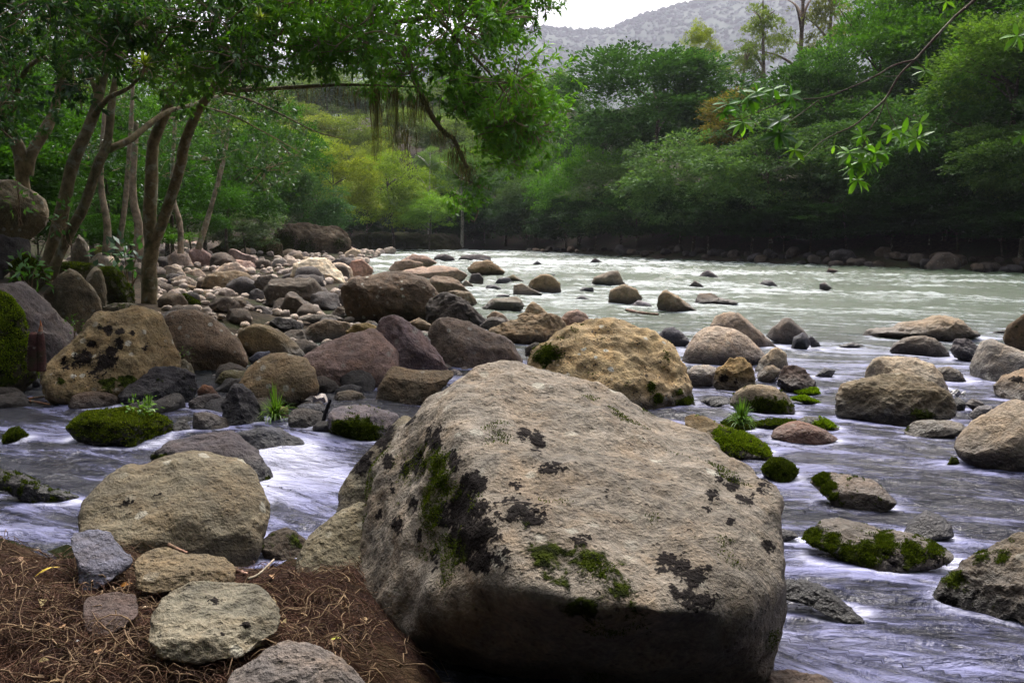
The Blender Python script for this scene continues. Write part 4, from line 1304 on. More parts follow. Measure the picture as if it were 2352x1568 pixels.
for (x, y, r) in bar_spots(120, (200, 930), (572, 628), 12, 46, .12, 1, -.1):
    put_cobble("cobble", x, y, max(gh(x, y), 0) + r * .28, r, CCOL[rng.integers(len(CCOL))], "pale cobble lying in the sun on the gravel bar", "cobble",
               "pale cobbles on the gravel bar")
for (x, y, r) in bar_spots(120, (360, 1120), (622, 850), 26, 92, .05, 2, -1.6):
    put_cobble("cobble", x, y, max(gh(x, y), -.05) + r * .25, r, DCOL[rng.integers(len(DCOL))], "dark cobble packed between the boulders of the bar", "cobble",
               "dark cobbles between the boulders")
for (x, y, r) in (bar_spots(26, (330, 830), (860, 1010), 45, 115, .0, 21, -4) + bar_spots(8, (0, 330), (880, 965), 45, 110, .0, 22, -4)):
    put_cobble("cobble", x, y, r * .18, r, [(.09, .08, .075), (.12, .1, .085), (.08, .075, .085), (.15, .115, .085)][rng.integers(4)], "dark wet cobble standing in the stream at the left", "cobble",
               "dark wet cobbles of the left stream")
# stones along the far right bank, their deep shade darkened into the colour
k = 0
for t in np.linspace(0, 1, 78):
    X = 1215 + (2420 - 1215) * t
    yb = np.interp(X, [1215, 1260, 1330, 1450, 1740, 2352, 2450], [90, 86, 78, 66.5, 50.8, 37.8, 36])
    yy = yb + rng.uniform(-1.0, 2.0)
    p = at_y(X, 600, yy)
    x = p[0]
    r = rng.uniform(.18, .5) * (1.7 if rng.random() < .1 else 1)
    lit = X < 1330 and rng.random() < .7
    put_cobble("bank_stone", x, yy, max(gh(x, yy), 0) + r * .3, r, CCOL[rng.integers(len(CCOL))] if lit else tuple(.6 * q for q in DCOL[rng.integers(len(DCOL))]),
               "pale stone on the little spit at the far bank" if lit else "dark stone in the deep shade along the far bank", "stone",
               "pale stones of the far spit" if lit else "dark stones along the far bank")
# the small stuff nobody could count
V, F, Mk, b = [], [], [], 0
sp = bar_spots(600, (150, 1000), (571, 640), 9, 24, .1, 3, .0) + bar_spots(550, (350, 1100), (640, 860), 14, 40, .03, 4, -1.2)
cl = []
for (x, y, r) in sp:
    _, P, Fq = COB[5 + rng.integers(5)]
    a = rng.uniform(0, 6.28)
    Q = P * r
    Q = np.stack([Q[:, 0] * math.cos(a) - Q[:, 1] * math.sin(a), Q[:, 0] * math.sin(a) + Q[:, 1] * math.cos(a), Q[:, 2]], -1)
    V.append(Q + np.array([x, y, max(gh(x, y), -.05) + r * .3]))
    F.append(Fq + b)
    b += len(P)
    Mk.append(np.tile([0, 0, rng.random(), .6], (len(P), 1)))
pe = mesh_np("pebbles", np.vstack(V), np.vstack(F))
attr(pe, 'marks', np.vstack(Mk), 'FLOAT_COLOR', 'POINT')
peo = link("pebbles", pe, M_ROCK, color=(.4, .33, .275))  # colour raised to carry the sunlight over the bar
tag(peo, "countless small pale stones of the gravel bar", "pebbles", kind='stuff')

# ------------------------------------------------------------------ the river
wy = np.geomspace(1.0, 122, 560)
WX, WY, WF = fan_grid(wy, 560, 0.78, 2.5, 0.0)
x, y = WX.ravel(), WY.ravel()
al = math.radians(-24)
wx_ = n2(x * .35, y * .35, 31, 3)
wy_ = n2(x * .35, y * .35, 37, 3)
s_ = (x * math.cos(al) + y * math.sin(al)) + .22 * wx_
t_ = (-x * math.sin(al) + y * math.cos(al)) + .22 * wy_
# stones bend the flow lines and whip up foam
foam_r = np.zeros_like(x)
lift = np.zeros_like(x)
fx, fy = math.cos(al), math.sin(al)
for (cx, cy, rx, ry, zt) in FOOT:
    if cy > 75 or zt < 0:
        continue
    rr = max(rx, ry)
    m = (np.abs(x - cx) < rr * 4 + .5) & (np.abs(y - cy) < rr * 4 + .5)
    if not m.any():
        continue
    dx, dy = (x[m] - cx), (y[m] - cy)
    q = np.sqrt((dx / (rx + .02)) ** 2 + (dy / (ry + .02)) ** 2)
    ds = dx * fx + dy * fy
    dt = -dx * fy + dy * fx
    up = np.clip(-ds / rr, 0, 1)
    dn = np.clip(ds / rr, 0, 3)
    edge = np.exp(-np.abs(q - .93) * rr / (.05 + .06 * rr)) * (q > .4)
    wake = np.exp(-np.abs(dt) / (rr * .55)) * np.exp(-np.maximum(ds, 0) / (rr * 1.3)) * (ds > 0)
    foam_r[m] = np.maximum(foam_r[m], (.5 * edge + .42 * wake))
    lift[m] += .025 * np.minimum(rr, 1) * up * np.exp(-np.maximum(q - 1, 0) * 2) - .02 * np.minimum(rr, 1) * wake
    t_[m] += np.sign(dt) * .3 * rr * np.exp(-np.maximum(q - .8, 0) * 1.5)
lowf = n2(s_ * .16, t_ * .55, 41, 4)
lowf2 = n2(s_ * .05, t_ * .3, 43, 3)
ss = lambda a, b, v: (lambda u: u * u * (3 - 2 * u))(np.clip((v - a) / (b - a), 0, 1))
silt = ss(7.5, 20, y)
base = .30 + .24 * lowf
# rapids of the far reach; greener, smoother glide at the right
rapid = ss(18, 30, y)
glide = ss(3, 13, x - (y - 20) * .18) * ss(13, 19, y)
base = base - .06 * silt + rapid * (.08 + .5 * lowf2 + .25 * n2(s_ * .35, t_ * 1.1, 61, 3)) - glide * .16 + .1 * silt
base = base + .02 * ss(9, 6, y) * ss(.6, 1.4, x) - .30 * np.exp(-((x - 3.0) / 1.2) ** 2 - ((y - 5.6) / .7) ** 2)
# left stream and its little fall
left = ss(-.6, -1.6, x) * ss(9, 8, y) * ss(3.6, 4.2, y)
fall = np.exp(-((x + 1.72) / .5) ** 2 - ((y - 6.55) / .42) ** 2)
base = base + left * (.02 + .25 * n2(s_ * .5, t_ * 2.0, 47, 3)) + .55 * fall
pool = np.exp(-((x + 1.35) / .55) ** 2 - ((y - 5.5) / .7) ** 2)
base = base + .36 * pool
base = base + .35 * np.exp(-((x + 2.9) / .9) ** 2 - ((y - 4.75) / .35) ** 2) + .25 * np.exp(-((x + 3.4) / .8) ** 2 - ((y - 7.3) / .35) ** 2)
sd_ = river_sdf(x, y)
base = base + .14 * ss(8, 10.5, y) * ss(24, 17, y) * ss(-1, 1, x)
base = base - .5 * ss(.0, .6, sd_)
foam = np.clip(base + foam_r * (sd_ < .5), 0, 1.2)
amp = .022 + .075 * ss(12, 40, y)
z = amp * (n2(s_ * .55, t_ * 1.9, 51, 4, .55)) + .5 * amp * n2(s_ * 1.6, t_ * 5.5, 53, 3)
z += lift + left * (.035 * ss(6.3, 6.9, y + .12 * (x + 1.7)) + .015 * ss(-2.0, -3.2, x))
z += .03 * fall
z += .05 * rapid * np.maximum(lowf, 0)
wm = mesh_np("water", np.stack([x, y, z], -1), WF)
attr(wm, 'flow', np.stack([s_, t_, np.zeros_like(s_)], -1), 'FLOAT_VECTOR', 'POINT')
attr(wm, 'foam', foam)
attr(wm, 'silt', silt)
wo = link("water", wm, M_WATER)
tag(wo, "silky fast river water with white foam streaks", kind='structure')

# ------------------------------------------------------------------ far trees
rng = np.random.default_rng(77)
G_DK, G_MD, G_LT, G_YE, G_BR = (.022, .060, .006), (.040, .098, .008), (.055, .125, .016), (.10, .145, .014), (.105, .085, .022)


def crown_mesh(seed, npads, nleaf, L, W, flat=.5, rmin=.55, zlow=-.55, pr=(.2, .36), droop=.15):
    rg = np.random.default_rng(seed)
    V, Rn = [], []
    P_, D_, N_, R_, LL = [], [], [], [], []
    k = 0
    while k < npads:
        d = unit(rg.normal(size=3))
        if d[2] < zlow:
            continue
        c = d * rg.uniform(rmin, 1.0) * np.array([1, 1, .92])
        pad = rg.uniform(*pr)
        m = int(nleaf * (pad / .28) ** 2)
        e = unit(rg.normal(size=(m // 8 + 1, 3)))
        e[:, 2] = np.where(e[:, 2] < -.25, -e[:, 2], e[:, 2])
        e = unit(np.repeat(e, 8, axis=0)[:m] + .16 * rg.normal(size=(m, 3)))
        rad = pad * (.3 + .8 * np.repeat(rg.random(m // 8 + 1) ** .5, 8)[:m] + .06 * rg.normal(size=m)) * (1 + .35 * fbm(e * 2.2 + seed + k * 3.1, k, 2))
        p = c + e * rad[:, None] * np.array([1, 1, flat])
        out = unit(e + .6 * d + .5 * rg.normal(size=(m, 3)))
        out[:, 2] -= droop
        nn = unit(.9 * e + np.array([0, 0, .9]) + .55 * rg.normal(size=(m, 3)))
        P_.append(p)
        D_.append(unit(out))
        N_.append(nn)
        R_.append(np.clip(.1 + .5 * rg.random(m) + .4 * rg.random(), 0, 1))
        LL.append(L * rg.uniform(.7, 1.25, m))
        k += 1
    P_, D_, N_, LL = map(np.concatenate, (P_, D_, N_, LL))
    LV, LF = leaves(P_, D_, N_, LL, LL * W)
    me = mesh_np("crown", LV, LF, False)
    attr(me, 'rnd', np.concatenate(R_), 'FLOAT', 'FACE')
    me.materials.append(M_LEAF)
    return me


CROWN = {'dome': [crown_mesh(1, 75, 330, .05, .55, .8), crown_mesh(2, 75, 330, .05, .55, .75)],
         'loose': [crown_mesh(3, 60, 320, .05, .52, .7, .45), crown_mesh(4, 64, 320, .048, .52, .65, .45)],
         'skirt': [crown_mesh(5, 85, 300, .05, .5, .66, .5, -.95, (.16, .34), .4), crown_mesh(6, 80, 300, .05, .5, .6, .5, -.95, (.18, .32), .35)],
         'airy': [crown_mesh(7, 50, 260, .06, .5, .6, .3, -.9, (.16, .28)), crown_mesh(8, 30, 150, .06, .45, .5, .3, -.8, (.14, .26))]}


def trunk_mesh(seed, lean=.1, limbs=5, spread=.5):
    """unit trunk: base at 0, top at z = 1"""
    rg = np.random.default_rng(seed)
    acc_ = Acc()
    top = np.array([rg.uniform(-lean, lean), rg.uniform(-lean, lean), 1])
    C0 = curve([(0, 0, -.08), (top[0] * .2 + rg.uniform(-.02, .02), top[1] * .3, .35), (top[0] * .7, top[1] * .6, .7), top], 12)
    acc_.add(*tube(C0, np.linspace(.026, .006, 12), 8, .2, seed))
    for k in range(limbs):
        i = rg.integers(4, 10)
        a = rg.uniform(0, 6.28)
        q = C0[i]
        e = np.array([math.cos(a), math.sin(a), rg.uniform(.3, .9)]) * spread * rg.uniform(.5, 1)
        acc_.add(*tube(curve([q, q + e * .45 + np.array([0, 0, .02]), q + e], 7), np.linspace(.011, .002, 7), 5, .1, seed + k))
    me = acc_.mesh("trunk")
    me.materials.append(M_BARK)
    return me


TRUNK = [trunk_mesh(41), trunk_mesh(42), trunk_mesh(43, .2, 6)]
TRUNK_TALL = [trunk_mesh(44, .05, 9, .22), trunk_mesh(45, .05, 12, .28)]


def tree(label, X, Ytop, Ybot, dist, rpx, colr, kind='dome', bark=(.06, .045, .03), group=None, cat="tree", name="tree", tk=None, vk=None):
    p = at_y(X, 540, dist)
    x, y = p[0], p[1]
    g = gh(x, y)
    zt = at_y(X, Ytop, dist)[2]
    zb = max(at_y(X, Ybot, dist)[2], g + .3)
    if zt - zb < 1:
        zt = zb + 2
    r = rpx / K * dist
    root = empty(name, (x, y, g - .1))
    tag(root, label, cat, group)
    cr = CROWN[kind]
    me = cr[rng.integers(len(cr)) if vk is None else vk]
    j = rng.uniform(.8, 1.2) * 1.25
    c = link("crown", me, None, root, (0, 0, (zt + zb) / 2 - g + .1), (colr[0] * j, colr[1] * j, colr[2] * j))
    c.scale = (r, r * rng.uniform(.85, 1.05), (zt - zb) / 2 * 1.02)
    c.rotation_euler = (0, 0, rng.uniform(0, 6.28))
    tms = tk or TRUNK
    t = link("trunk", tms[rng.integers(len(tms))], None, root, (0, 0, 0), bark)
    hgt = (zt - g) * (.8 if tk is None else .97)
    t.scale = (hgt * .9, hgt * .9, hgt)
    t.rotation_euler = (0, 0, rng.uniform(0, 6.28))
    return root


T = tree
ORD = ("first second third fourth fifth sixth seventh eighth ninth tenth eleventh twelfth thirteenth fourteenth fifteenth sixteenth seventeenth eighteenth nineteenth "
       "twentieth twenty-first twenty-second twenty-third twenty-fourth twenty-fifth twenty-sixth twenty-seventh twenty-eighth twenty-ninth thirtieth thirty-first "
       "thirty-second thirty-third thirty-fourth thirty-fifth thirty-sixth thirty-seventh thirty-eighth thirty-ninth fortieth").split()
BARK0 = (.16, .12, .08)
T("broad dark domed tree rising over the bend of the river", 1485, 112, 400, 80, 232, (.028, .064, .017), 'dome')
T("mid green tree with drooping skirts left of the river bend shadow", 1330, 330, 575, 85, 120, G_MD, 'skirt')
T("grey green tree leaning low over the water below the domed tree", 1430, 345, 572, 73, 140, (.045, .075, .028), 'skirt')
T("tree with long drooping grey green boughs over the far bank stones", 1590, 300, 545, 61, 165, (.05, .09, .03), 'skirt')
T("rusty brown vine covered dome beside the drooping boughs", 1705, 205, 380, 64, 105, G_BR, 'dome')
T("bright tree with layered boughs in front of the rusty dome", 1770, 265, 520, 54, 170, (.06, .11, .036), 'skirt')
T("dark dense tree above the layered boughs", 1880, 125, 460, 60, 190, (.028, .065, .016), 'loose')
T("tall dense tree at the right with its top near the frame edge", 1985, 5, 420, 65, 180, G_MD, 'loose')
T("dark tree behind the leafy foreground twig", 2010, 240, 520, 50, 185, (.03, .06, .02), 'skirt')
T("big crown filling the upper right behind the hanging branch", 2200, -110, 330, 60, 220, G_MD, 'loose')
T("shaded tree hanging over the dark bank at the right", 2170, 190, 500, 46, 190, (.028, .062, .016), 'skirt')
T("bright green tree at the upper right edge", 2300, 30, 330, 44, 190, (.07, .125, .022), 'loose')
T("low tree with bare twigs at the right edge above the dark bank", 2345, 240, 490, 40.5, 160, (.05, .09, .025), 'skirt')
T("tree mostly beyond the right edge of the frame", 2480, -120, 430, 45, 260, G_MD, 'loose')
T("crown cut by the top edge right of the slender trees", 2130, -160, 200, 74, 180, (.036, .075, .02), 'loose')
T("crown cut by the top right corner", 2300, -260, 130, 60, 260, G_MD, 'dome')
T("small bright yellow green treetop left of the slender trees", 1597, 55, 190, 100, 42, (.16, .19, .03), 'loose')
T("tall slender tree with a loose pale crown on the skyline", 1748, -12, 170, 98, 62, (.12, .155, .05), 'airy', (.17, .13, .095), tk=TRUNK_TALL, vk=0)
T("nearly bare slender tree with a reddish trunk on the skyline", 1826, -120, 60, 100, 70, (.12, .14, .05), 'airy', (.18, .12, .095), tk=TRUNK_TALL, vk=1)
T("pale yellow slender tree right of the bare one", 1890, -60, 170, 98, 66, (.14, .155, .05), 'airy', (.17, .125, .09), tk=TRUNK_TALL, vk=0)
T("sparse low slender tree between the dome and the skyline trees", 1690, 90, 210, 96, 60, (.09, .125, .04), 'airy', (.25, .18, .12), tk=TRUNK_TALL, vk=0)
T("small hazy green tree in the gap above the river bend", 1290, 165, 330, 140, 60, (.06, .1, .04), 'dome')
T("dull green tree at the mouth of the far bend", 1230, 400, 572, 95, 80, (.04, .07, .022), 'skirt')
T("dark tree at the left of the far bend", 1160, 390, 560, 100, 80, (.03, .06, .02), 'skirt')
T("olive yellow tree overhanging the far water", 905, 345, 545, 95, 100, G_YE, 'skirt')
T("fresh green low tree reaching over the far water", 985, 440, 535, 92, 70, (.09, .16, .02), 'skirt')
T("yellow green tree left of the olive one", 775, 345, 540, 84, 100, (.13, .155, .02), 'loose')
T("small tree with a white bare trunk on the far bank", 986, 340, 420, 103, 32, (.09, .14, .05), 'loose', (.55, .5, .45), tk=TRUNK_TALL)
T("crooked pale stemmed tree at the far bend", 1060, 350, 480, 99, 55, (.05, .09, .03), 'loose', (.4, .36, .3), tk=TRUNK_TALL)
T("dark tree over the orange earth bank", 720, 395, 560, 66, 95, (.026, .06, .02), 'skirt')
T("bright yellow green tree further up behind the yellow one", 690, 350, 470, 100, 80, (.14, .18, .02), 'loose')
T("grey green bushy tree beyond the sunlit stones", 560, 470, 580, 48, 85, (.045, .07, .035), 'skirt')
T("dark tree beyond the forked trunk", 470, 330, 560, 52, 130, (.02, .045, .014), 'loose')
T("drooping dark tree right of the forked trunk", 610, 300, 540, 58, 115, (.024, .05, .016), 'skirt')
for k_, (X, Yt, Yb, d, r, c) in enumerate(sorted([(20, 250, 560, 34, 130, G_DK), (120, 330, 570, 38, 110, G_DK), (210, 270, 560, 42, 120, G_MD), (300, 380, 570, 36, 90, G_DK), (380, 290, 560, 46, 120, G_DK),
                             (250, 440, 580, 31, 75, (.04, .075, .03)), (440, 450, 580, 40, 80, G_DK), (80, 440, 590, 28, 80, G_DK), (-80, 300, 600, 28, 160, G_DK),
                             (330, 180, 420, 62, 150, G_MD), (150, 120, 400, 60, 170, (.06, .1, .02)), (0, 100, 400, 50, 170, G_DK), (520, 200, 440, 75, 130, (.08, .12, .02)),
                             (-60, 60, 350, 40, 170, G_DK), (60, 200, 600, 24, 230, G_DK), (260, 230, 590, 30, 190, G_DK), (-120, 250, 620, 22, 260, G_DK), (400, 330, 585, 36, 150, G_DK),
                             (520, 330, 575, 44, 140, G_DK), (160, 480, 600, 25, 140, G_DK), (320, 500, 592, 29, 110, G_MD), (640, 250, 480, 64, 120, G_DK), (-300, 200, 700, 20, 300, G_DK), (-500, 100, 760, 16, 380, G_DK)])):  # the leftmost trees stand out of frame, added to block light
    T("shadowy tree of the wood behind the left trunks, " + ORD[k_] + " from the left", X, Yt, Yb, d, r, c, 'loose', group="shadowy trees of the left wood")
for k_, (X, Yt, Yb, d, r, c) in enumerate(sorted([(830, 275, 420, 125, 90, (.1, .13, .03)), (940, 250, 400, 140, 90, (.09, .12, .035)), (1040, 270, 400, 135, 85, (.07, .1, .03)), (740, 265, 400, 130, 95, (.11, .13, .03)),
                             (880, 190, 330, 185, 95, (.07, .11, .04)), (1000, 200, 330, 180, 90, (.085, .12, .045)), (1120, 230, 380, 150, 90, (.05, .09, .03)), (760, 170, 330, 190, 110, (.07, .1, .04)),
                             (640, 230, 400, 150, 110, (.09, .12, .03)), (1200, 260, 420, 130, 80, (.045, .08, .028)), (560, 170, 350, 170, 120, (.06, .1, .03)), (1180, 170, 320, 210, 90, (.07, .1, .05)),
                             (420, 200, 380, 150, 130, (.07, .11, .03)), (1080, 330, 450, 115, 75, (.06, .1, .025)), (860, 330, 450, 112, 75, (.13, .16, .03)), (600, 200, 330, 230, 80, (.08, .12, .04)), (690, 190, 320, 240, 80, (.09, .13, .04)), (780, 200, 330, 220, 70, (.1, .13, .04)),
                             (850, 215, 330, 250, 70, (.08, .12, .04)), (930, 195, 320, 240, 75, (.1, .13, .04)), (1000, 240, 350, 205, 70, (.09, .12, .035)), (1070, 205, 330, 245, 70, (.08, .12, .04)), (1150, 190, 320, 250, 70, (.08, .12, .05)),
                             (1240, 200, 340, 230, 70, (.06, .1, .04)), (900, 160, 260, 300, 70, (.08, .11, .05)), (740, 150, 260, 300, 80, (.08, .11, .05)), (1050, 150, 260, 300, 70, (.08, .11, .05)), (1100, 350, 500, 112, 70, (.09, .15, .02)), (1180, 320, 520, 112, 75, (.07, .13, .02)), (1250, 340, 540, 104, 65, (.05, .1, .02)),
                             (1000, 380, 520, 104, 60, (.12, .18, .02)), (840, 400, 540, 100, 60, (.13, .17, .02)), (1090, 440, 570, 104, 50, (.06, .12, .02)), (720, 300, 470, 110, 80, (.13, .17, .02)), (660, 330, 480, 92, 80, (.06, .1, .02))])):
    T("sunny yellowish tree on the slope beyond the far bank, " + ORD[k_] + " from the left", X, Yt, Yb, d, r, c, 'loose' if rng.random() < .6 else 'dome', group="sunny trees on the slope beyond the far bank")
for k_, (X, Yt, Yb, d, r) in enumerate(sorted([(1540, 200, 420, 92, 130), (1640, 280, 460, 76, 110), (1860, 210, 400, 84, 110), (1900, 250, 480, 64, 150), (2140, 80, 360, 70, 150), (2220, 60, 400, 56, 200), (2230, 300, 540, 45, 140),
                          (2080, 330, 540, 50, 140), (1920, 380, 560, 55, 120), (1780, 400, 560, 60, 120), (1650, 420, 570, 66, 110), (2400, 100, 420, 50, 220), (2600, -50, 500, 42, 260), (1380, 250, 450, 95, 110),
                          (2450, 300, 540, 41, 150), (1500, 420, 575, 74, 110), (1330, 440, 575, 86, 90)])):
    T("dark tree packed into the right bank forest, " + ORD[k_] + " counted from the river bend", X, Yt, Yb, d, r, (.022, .05, .014), 'loose', group="dark trees of the right bank forest")

for k, X in enumerate(np.linspace(800, 2460, 21)):
    yb = np.interp(X, [790, 1060, 1140, 1215, 1260, 1330, 1450, 1740, 2352, 2500], [109.5, 102.5, 100.5, 93, 88, 80, 68.5, 53, 40, 38])
    T("low dark bush over the far bank stones, " + ORD[k] + " counted from the river bend", X + rng.uniform(-20, 20), rng.uniform(415, 470), 560, yb + rng.uniform(.3, 1.5), 95 * 50 / yb + 35, (.014, .034, .008), 'skirt',  # near-black leaf colour stands in for shade under the canopy
      group="low dark bushes along the far bank", name="bush", cat="bush")
# unseen trees round the camera, most added to shade the near rocks
for lb, x_, y_, r_, z0_, z1_, c_ in [("unseen big tree added behind the camera for its shade", -1.5, -7.5, 7.5, 3.2, 13, G_MD), ("tree on the bank whose bough hangs into the view at the upper right", 9.5, -4.5, 5.5, 2.5, 11, G_MD),
                                     ("unseen tree added on the bank left of the camera for its shade", -9.5, -1.0, 5.5, 2.8, 11, G_MD)]:
    rt = empty("tree", (x_, y_, gh(x_, y_)))
    tag(rt, lb, "tree")
    cc = link("crown", CROWN['dome'][0], None, rt, (0, 0, (z0_ + z1_) / 2), c_)
    cc.scale = (r_, r_, (z1_ - z0_) / 2)
    tt_ = link("trunk", TRUNK[0], None, rt, (0, 0, 0), BARK0)
    tt_.scale = (9, 9, 9)
for k, (x_, y_, r_, z1_) in enumerate([(-7, -10, 6, 12), (5, -12, 7, 13), (14, -9, 7, 12), (-14, -6, 6, 12), (-15, 3, 5.5, 11), (18, 0, 6, 11), (0, -15, 8, 15), (-20, 9, 6, 12), (11, -16, 8, 15)]):  # forest wall added to cut light on faces turned to the camera
    rt = empty("tree", (x_, y_, gh(x_, y_)))
    tag(rt, "unseen tree added behind the camera to darken the near rock faces", "tree", "unseen shading trees behind the camera")
    cc = link("crown", CROWN['skirt'][k % 2], None, rt, (0, 0, z1_ * .5 + .4), G_DK)
    cc.scale = (r_, r_, z1_ * .5)
    cc.rotation_euler = (0, 0, k * 1.3)
    tt_ = link("trunk", TRUNK[k % 3], None, rt, (0, 0, 0), BARK0)
    tt_.scale = (9, 9, 9)

# earth banks at the foot of the far left wood
for lb, p, yd_, c, ms in [("orange earth bank with a mossy face below the dark tree", "620,560 640,528 690,515 740,520 800,512 808,545 806,585 700,590 630,588", 62, (.19, .15, .105), [(650, 560, 40, .8), (700, 575, 40, .7), (780, 560, 25, .6), (640, 580, 40, .7, 2)]),
                          ("low mossy earth bank left of the orange one", "480,575 520,552 600,545 650,560 650,592 500,592", 56, (.15, .11, .06), [(560, 575, 60, .7, 2)]),
                          ("dark green shaded bank under the olive tree", "805,545 860,530 960,535 1060,545 1075,575 1000,582 860,582 806,582", 98, (.07, .06, .03), [(900, 560, 90, .6, 2)])]:
    R(lb, p, 'P', yd=yd_, colr=c, hard=.7, rough=1.5, wet=0, moss_at=ms, name="earth_bank", cat="bank", foot=False, sink=.1, depth=.35)

# ------------------------------------------------------------------ near trees at the left
def pt(X, Y, d):
    return at_y(X, Y, d)


def limb(acc_, pts, r0, r1, n=18, sides=9, seed=0, wob=.12):
    """pts: (X, Y, dist) control points"""
    C0 = curve([pt(*p) for p in pts], n)
    acc_.add(*tube(C0, np.linspace(r0, r1, n), sides, wob, seed))
    return C0


def spray(blobs, seed, L=(.072, .115), per=18, colw=1.0):
    """leafy twigs: blobs (x, y, z, r, count of twig ends); returns leaf and twig meshes"""
    rg = np.random.default_rng(seed)
    P_, D_, N_, LL, RR = [], [], [], [], []
    tw = Acc()
    for (bx_, by_, bz_, r, m) in blobs:
        c = np.array([bx_, by_, bz_])
        e = unit(rg.normal(size=(m, 3)))
        e[:, 2] = e[:, 2] * .75 + .05
        rad = r * (.25 + .8 * rg.random(m) ** .6)
        tips = c + e * rad[:, None]
        shade = rg.uniform(.1, .75)
        for k in range(m):
            tip = tips[k]
            ax = unit(e[k] + .5 * rg.normal(size=3) + np.array([.25, 0, -.15]))
            q = per + rg.integers(-4, 5)
            if rg.random() < .4:
                C1 = curve([c + (tip - c) * .2, c + (tip - c) * .65 + rg.normal(size=3) * .08, tip], 5)
                tw.add(*tube(C1, np.linspace(.009, .003, 5), 4))
            tt = rg.random(q)
            lp = tip - ax * (tt * .26)[:, None]
            dirs = unit(ax * (.5 + .5 * (1 - tt))[:, None] + .85 * unit(rg.normal(size=(q, 3))))
            dirs[:, 2] -= .18
            P_.append(lp)
            D_.append(unit(dirs))
            N_.append(unit(np.array([0, 0, 1.0]) + .5 * rg.normal(size=(q, 3))))
            LL.append(rg.uniform(*L, q))
            RR.append(np.clip(shade + .35 * rg.random(q), 0, 1))
    P_, D_, N_, LL = map(np.concatenate, (P_, D_, N_, LL))
    LV, LF = leaves(P_, D_, N_, LL, LL * .36)
    me = mesh_np("crown", LV, LF, False)
    attr(me, 'rnd', np.concatenate(RR), 'FLOAT', 'FACE')
    return me, tw.mesh("twigs")


def blob_fill(poly, n, dr, rr, seed, ends):
    """n leafy clumps over the region poly (photo outline) spread through the depth range dr"""
    rg = np.random.default_rng(seed)
    poly = np.array(poly, float)
    out = []
    lo, hi = poly.min(0), poly.max(0)
    A, B = poly, np.roll(poly, -1, axis=0)
    while len(out) < n:
        X, Y = rg.uniform(lo[0], hi[0]), rg.uniform(lo[1], hi[1])
        ins = False
        for a, b in zip(A, B):
            if ((a[1] <= Y) != (b[1] <= Y)) and X < a[0] + (Y - a[1]) / (b[1] - a[1]) * (b[0] - a[0]):
                ins = not ins
        if not ins:
            continue
        d = rg.uniform(*dr)
        p = pt(X, Y, d)
        out.append((p[0], p[1], p[2], rg.uniform(*rr), int(ends * rg.uniform(.7, 1.3))))
    return out


BARK = (.17, .13, .07)


def near_tree(name, label, base, stems, blobs, leafcol, seed, bark=BARK):
    bp = pt(*base)
    root = empty(name, tuple(bp))
    tag(root, label, "tree")
    off = -bp

    def shift(me):
        co = np.zeros(len(me.vertices) * 3, dtype=np.float32)
        me.vertices.foreach_get('co', co)
        co = co.reshape(-1, 3) + off
        me.vertices.foreach_set('co', co.astype(np.float32).ravel())
        me.update()
        return me
    for k, (nm, pts, r0, r1) in enumerate(stems):
        a = Acc()
        limb(a, pts, r0, r1, 22 if r0 > .05 else 14, 12 if r0 > .05 else 6, seed + k)
        link(nm, shift(a.mesh(nm)), M_BARK, root, None, bark)
    if blobs:
        lm, tm = spray(blobs, seed)
        link("crown", shift(lm), M_NEAR, root, None, leafcol)
        link("twigs", shift(tm), M_BARK, root, None, (.22, .16, .1))["kind"] = "stuff"
    return root, shift


b1 = blob_fill([(-150, -120), (330, -120), (330, 60), (250, 200), (140, 250), (40, 220), (-60, 330), (-150, 330)], 46, (10, 16), (.5, .9), 5, 34)
near_tree("tree", "twin stemmed tree at the left edge behind the pale boulder", (58, 470, 14.4),
          [("trunk", [(60, 500, 14.4), (52, 435, 14.4), (45, 348, 14.3), (21, 296, 14.2), (7, 209, 14), (-15, 60, 13.5)], .12, .075),
           ("trunk", [(62, 400, 14.4), (72, 355, 14.4), (104, 300, 14.6), (125, 250, 14.8), (150, 150, 15), (170, 40, 15)], .10, .06),
           ("branch", [(20, 290, 14.2), (60, 160, 13), (140, 130, 12), (220, 160, 11.5)], .05, .015)], b1, (.03, .075, .018), 61)
b2 = blob_fill([(120, -120), (640, -120), (600, 60), (560, 150), (420, 200), (320, 190), (200, 160), (120, 120)], 40, (10.5, 16), (.5, .9), 6, 32)
near_tree("tree", "thick leaning trunk second from the left among the boulders", (104, 632, 13.2),
          [("trunk", [(100, 650, 13.2), (110, 610, 13.2), (135, 520, 13.2), (150, 452, 13.2), (167, 376, 13.2), (195, 313, 13.3), (212, 271, 13.4), (226, 226, 13.5), (250, 120, 13.8), (290, 0, 14)], .115, .06),
           ("branch", [(212, 271, 13.4), (250, 225, 13), (310, 190, 12.5), (400, 60, 12)], .05, .015),
           ("branch", [(226, 226, 13.5), (190, 120, 13.5), (150, 0, 13)], .045, .02)], b2, (.052, .12, .014), 62)
b3 = blob_fill([(480, 200), (640, 190), (700, 290), (690, 400), (560, 460), (500, 420), (440, 300)], 16, (16, 24), (.5, .9), 7, 26)
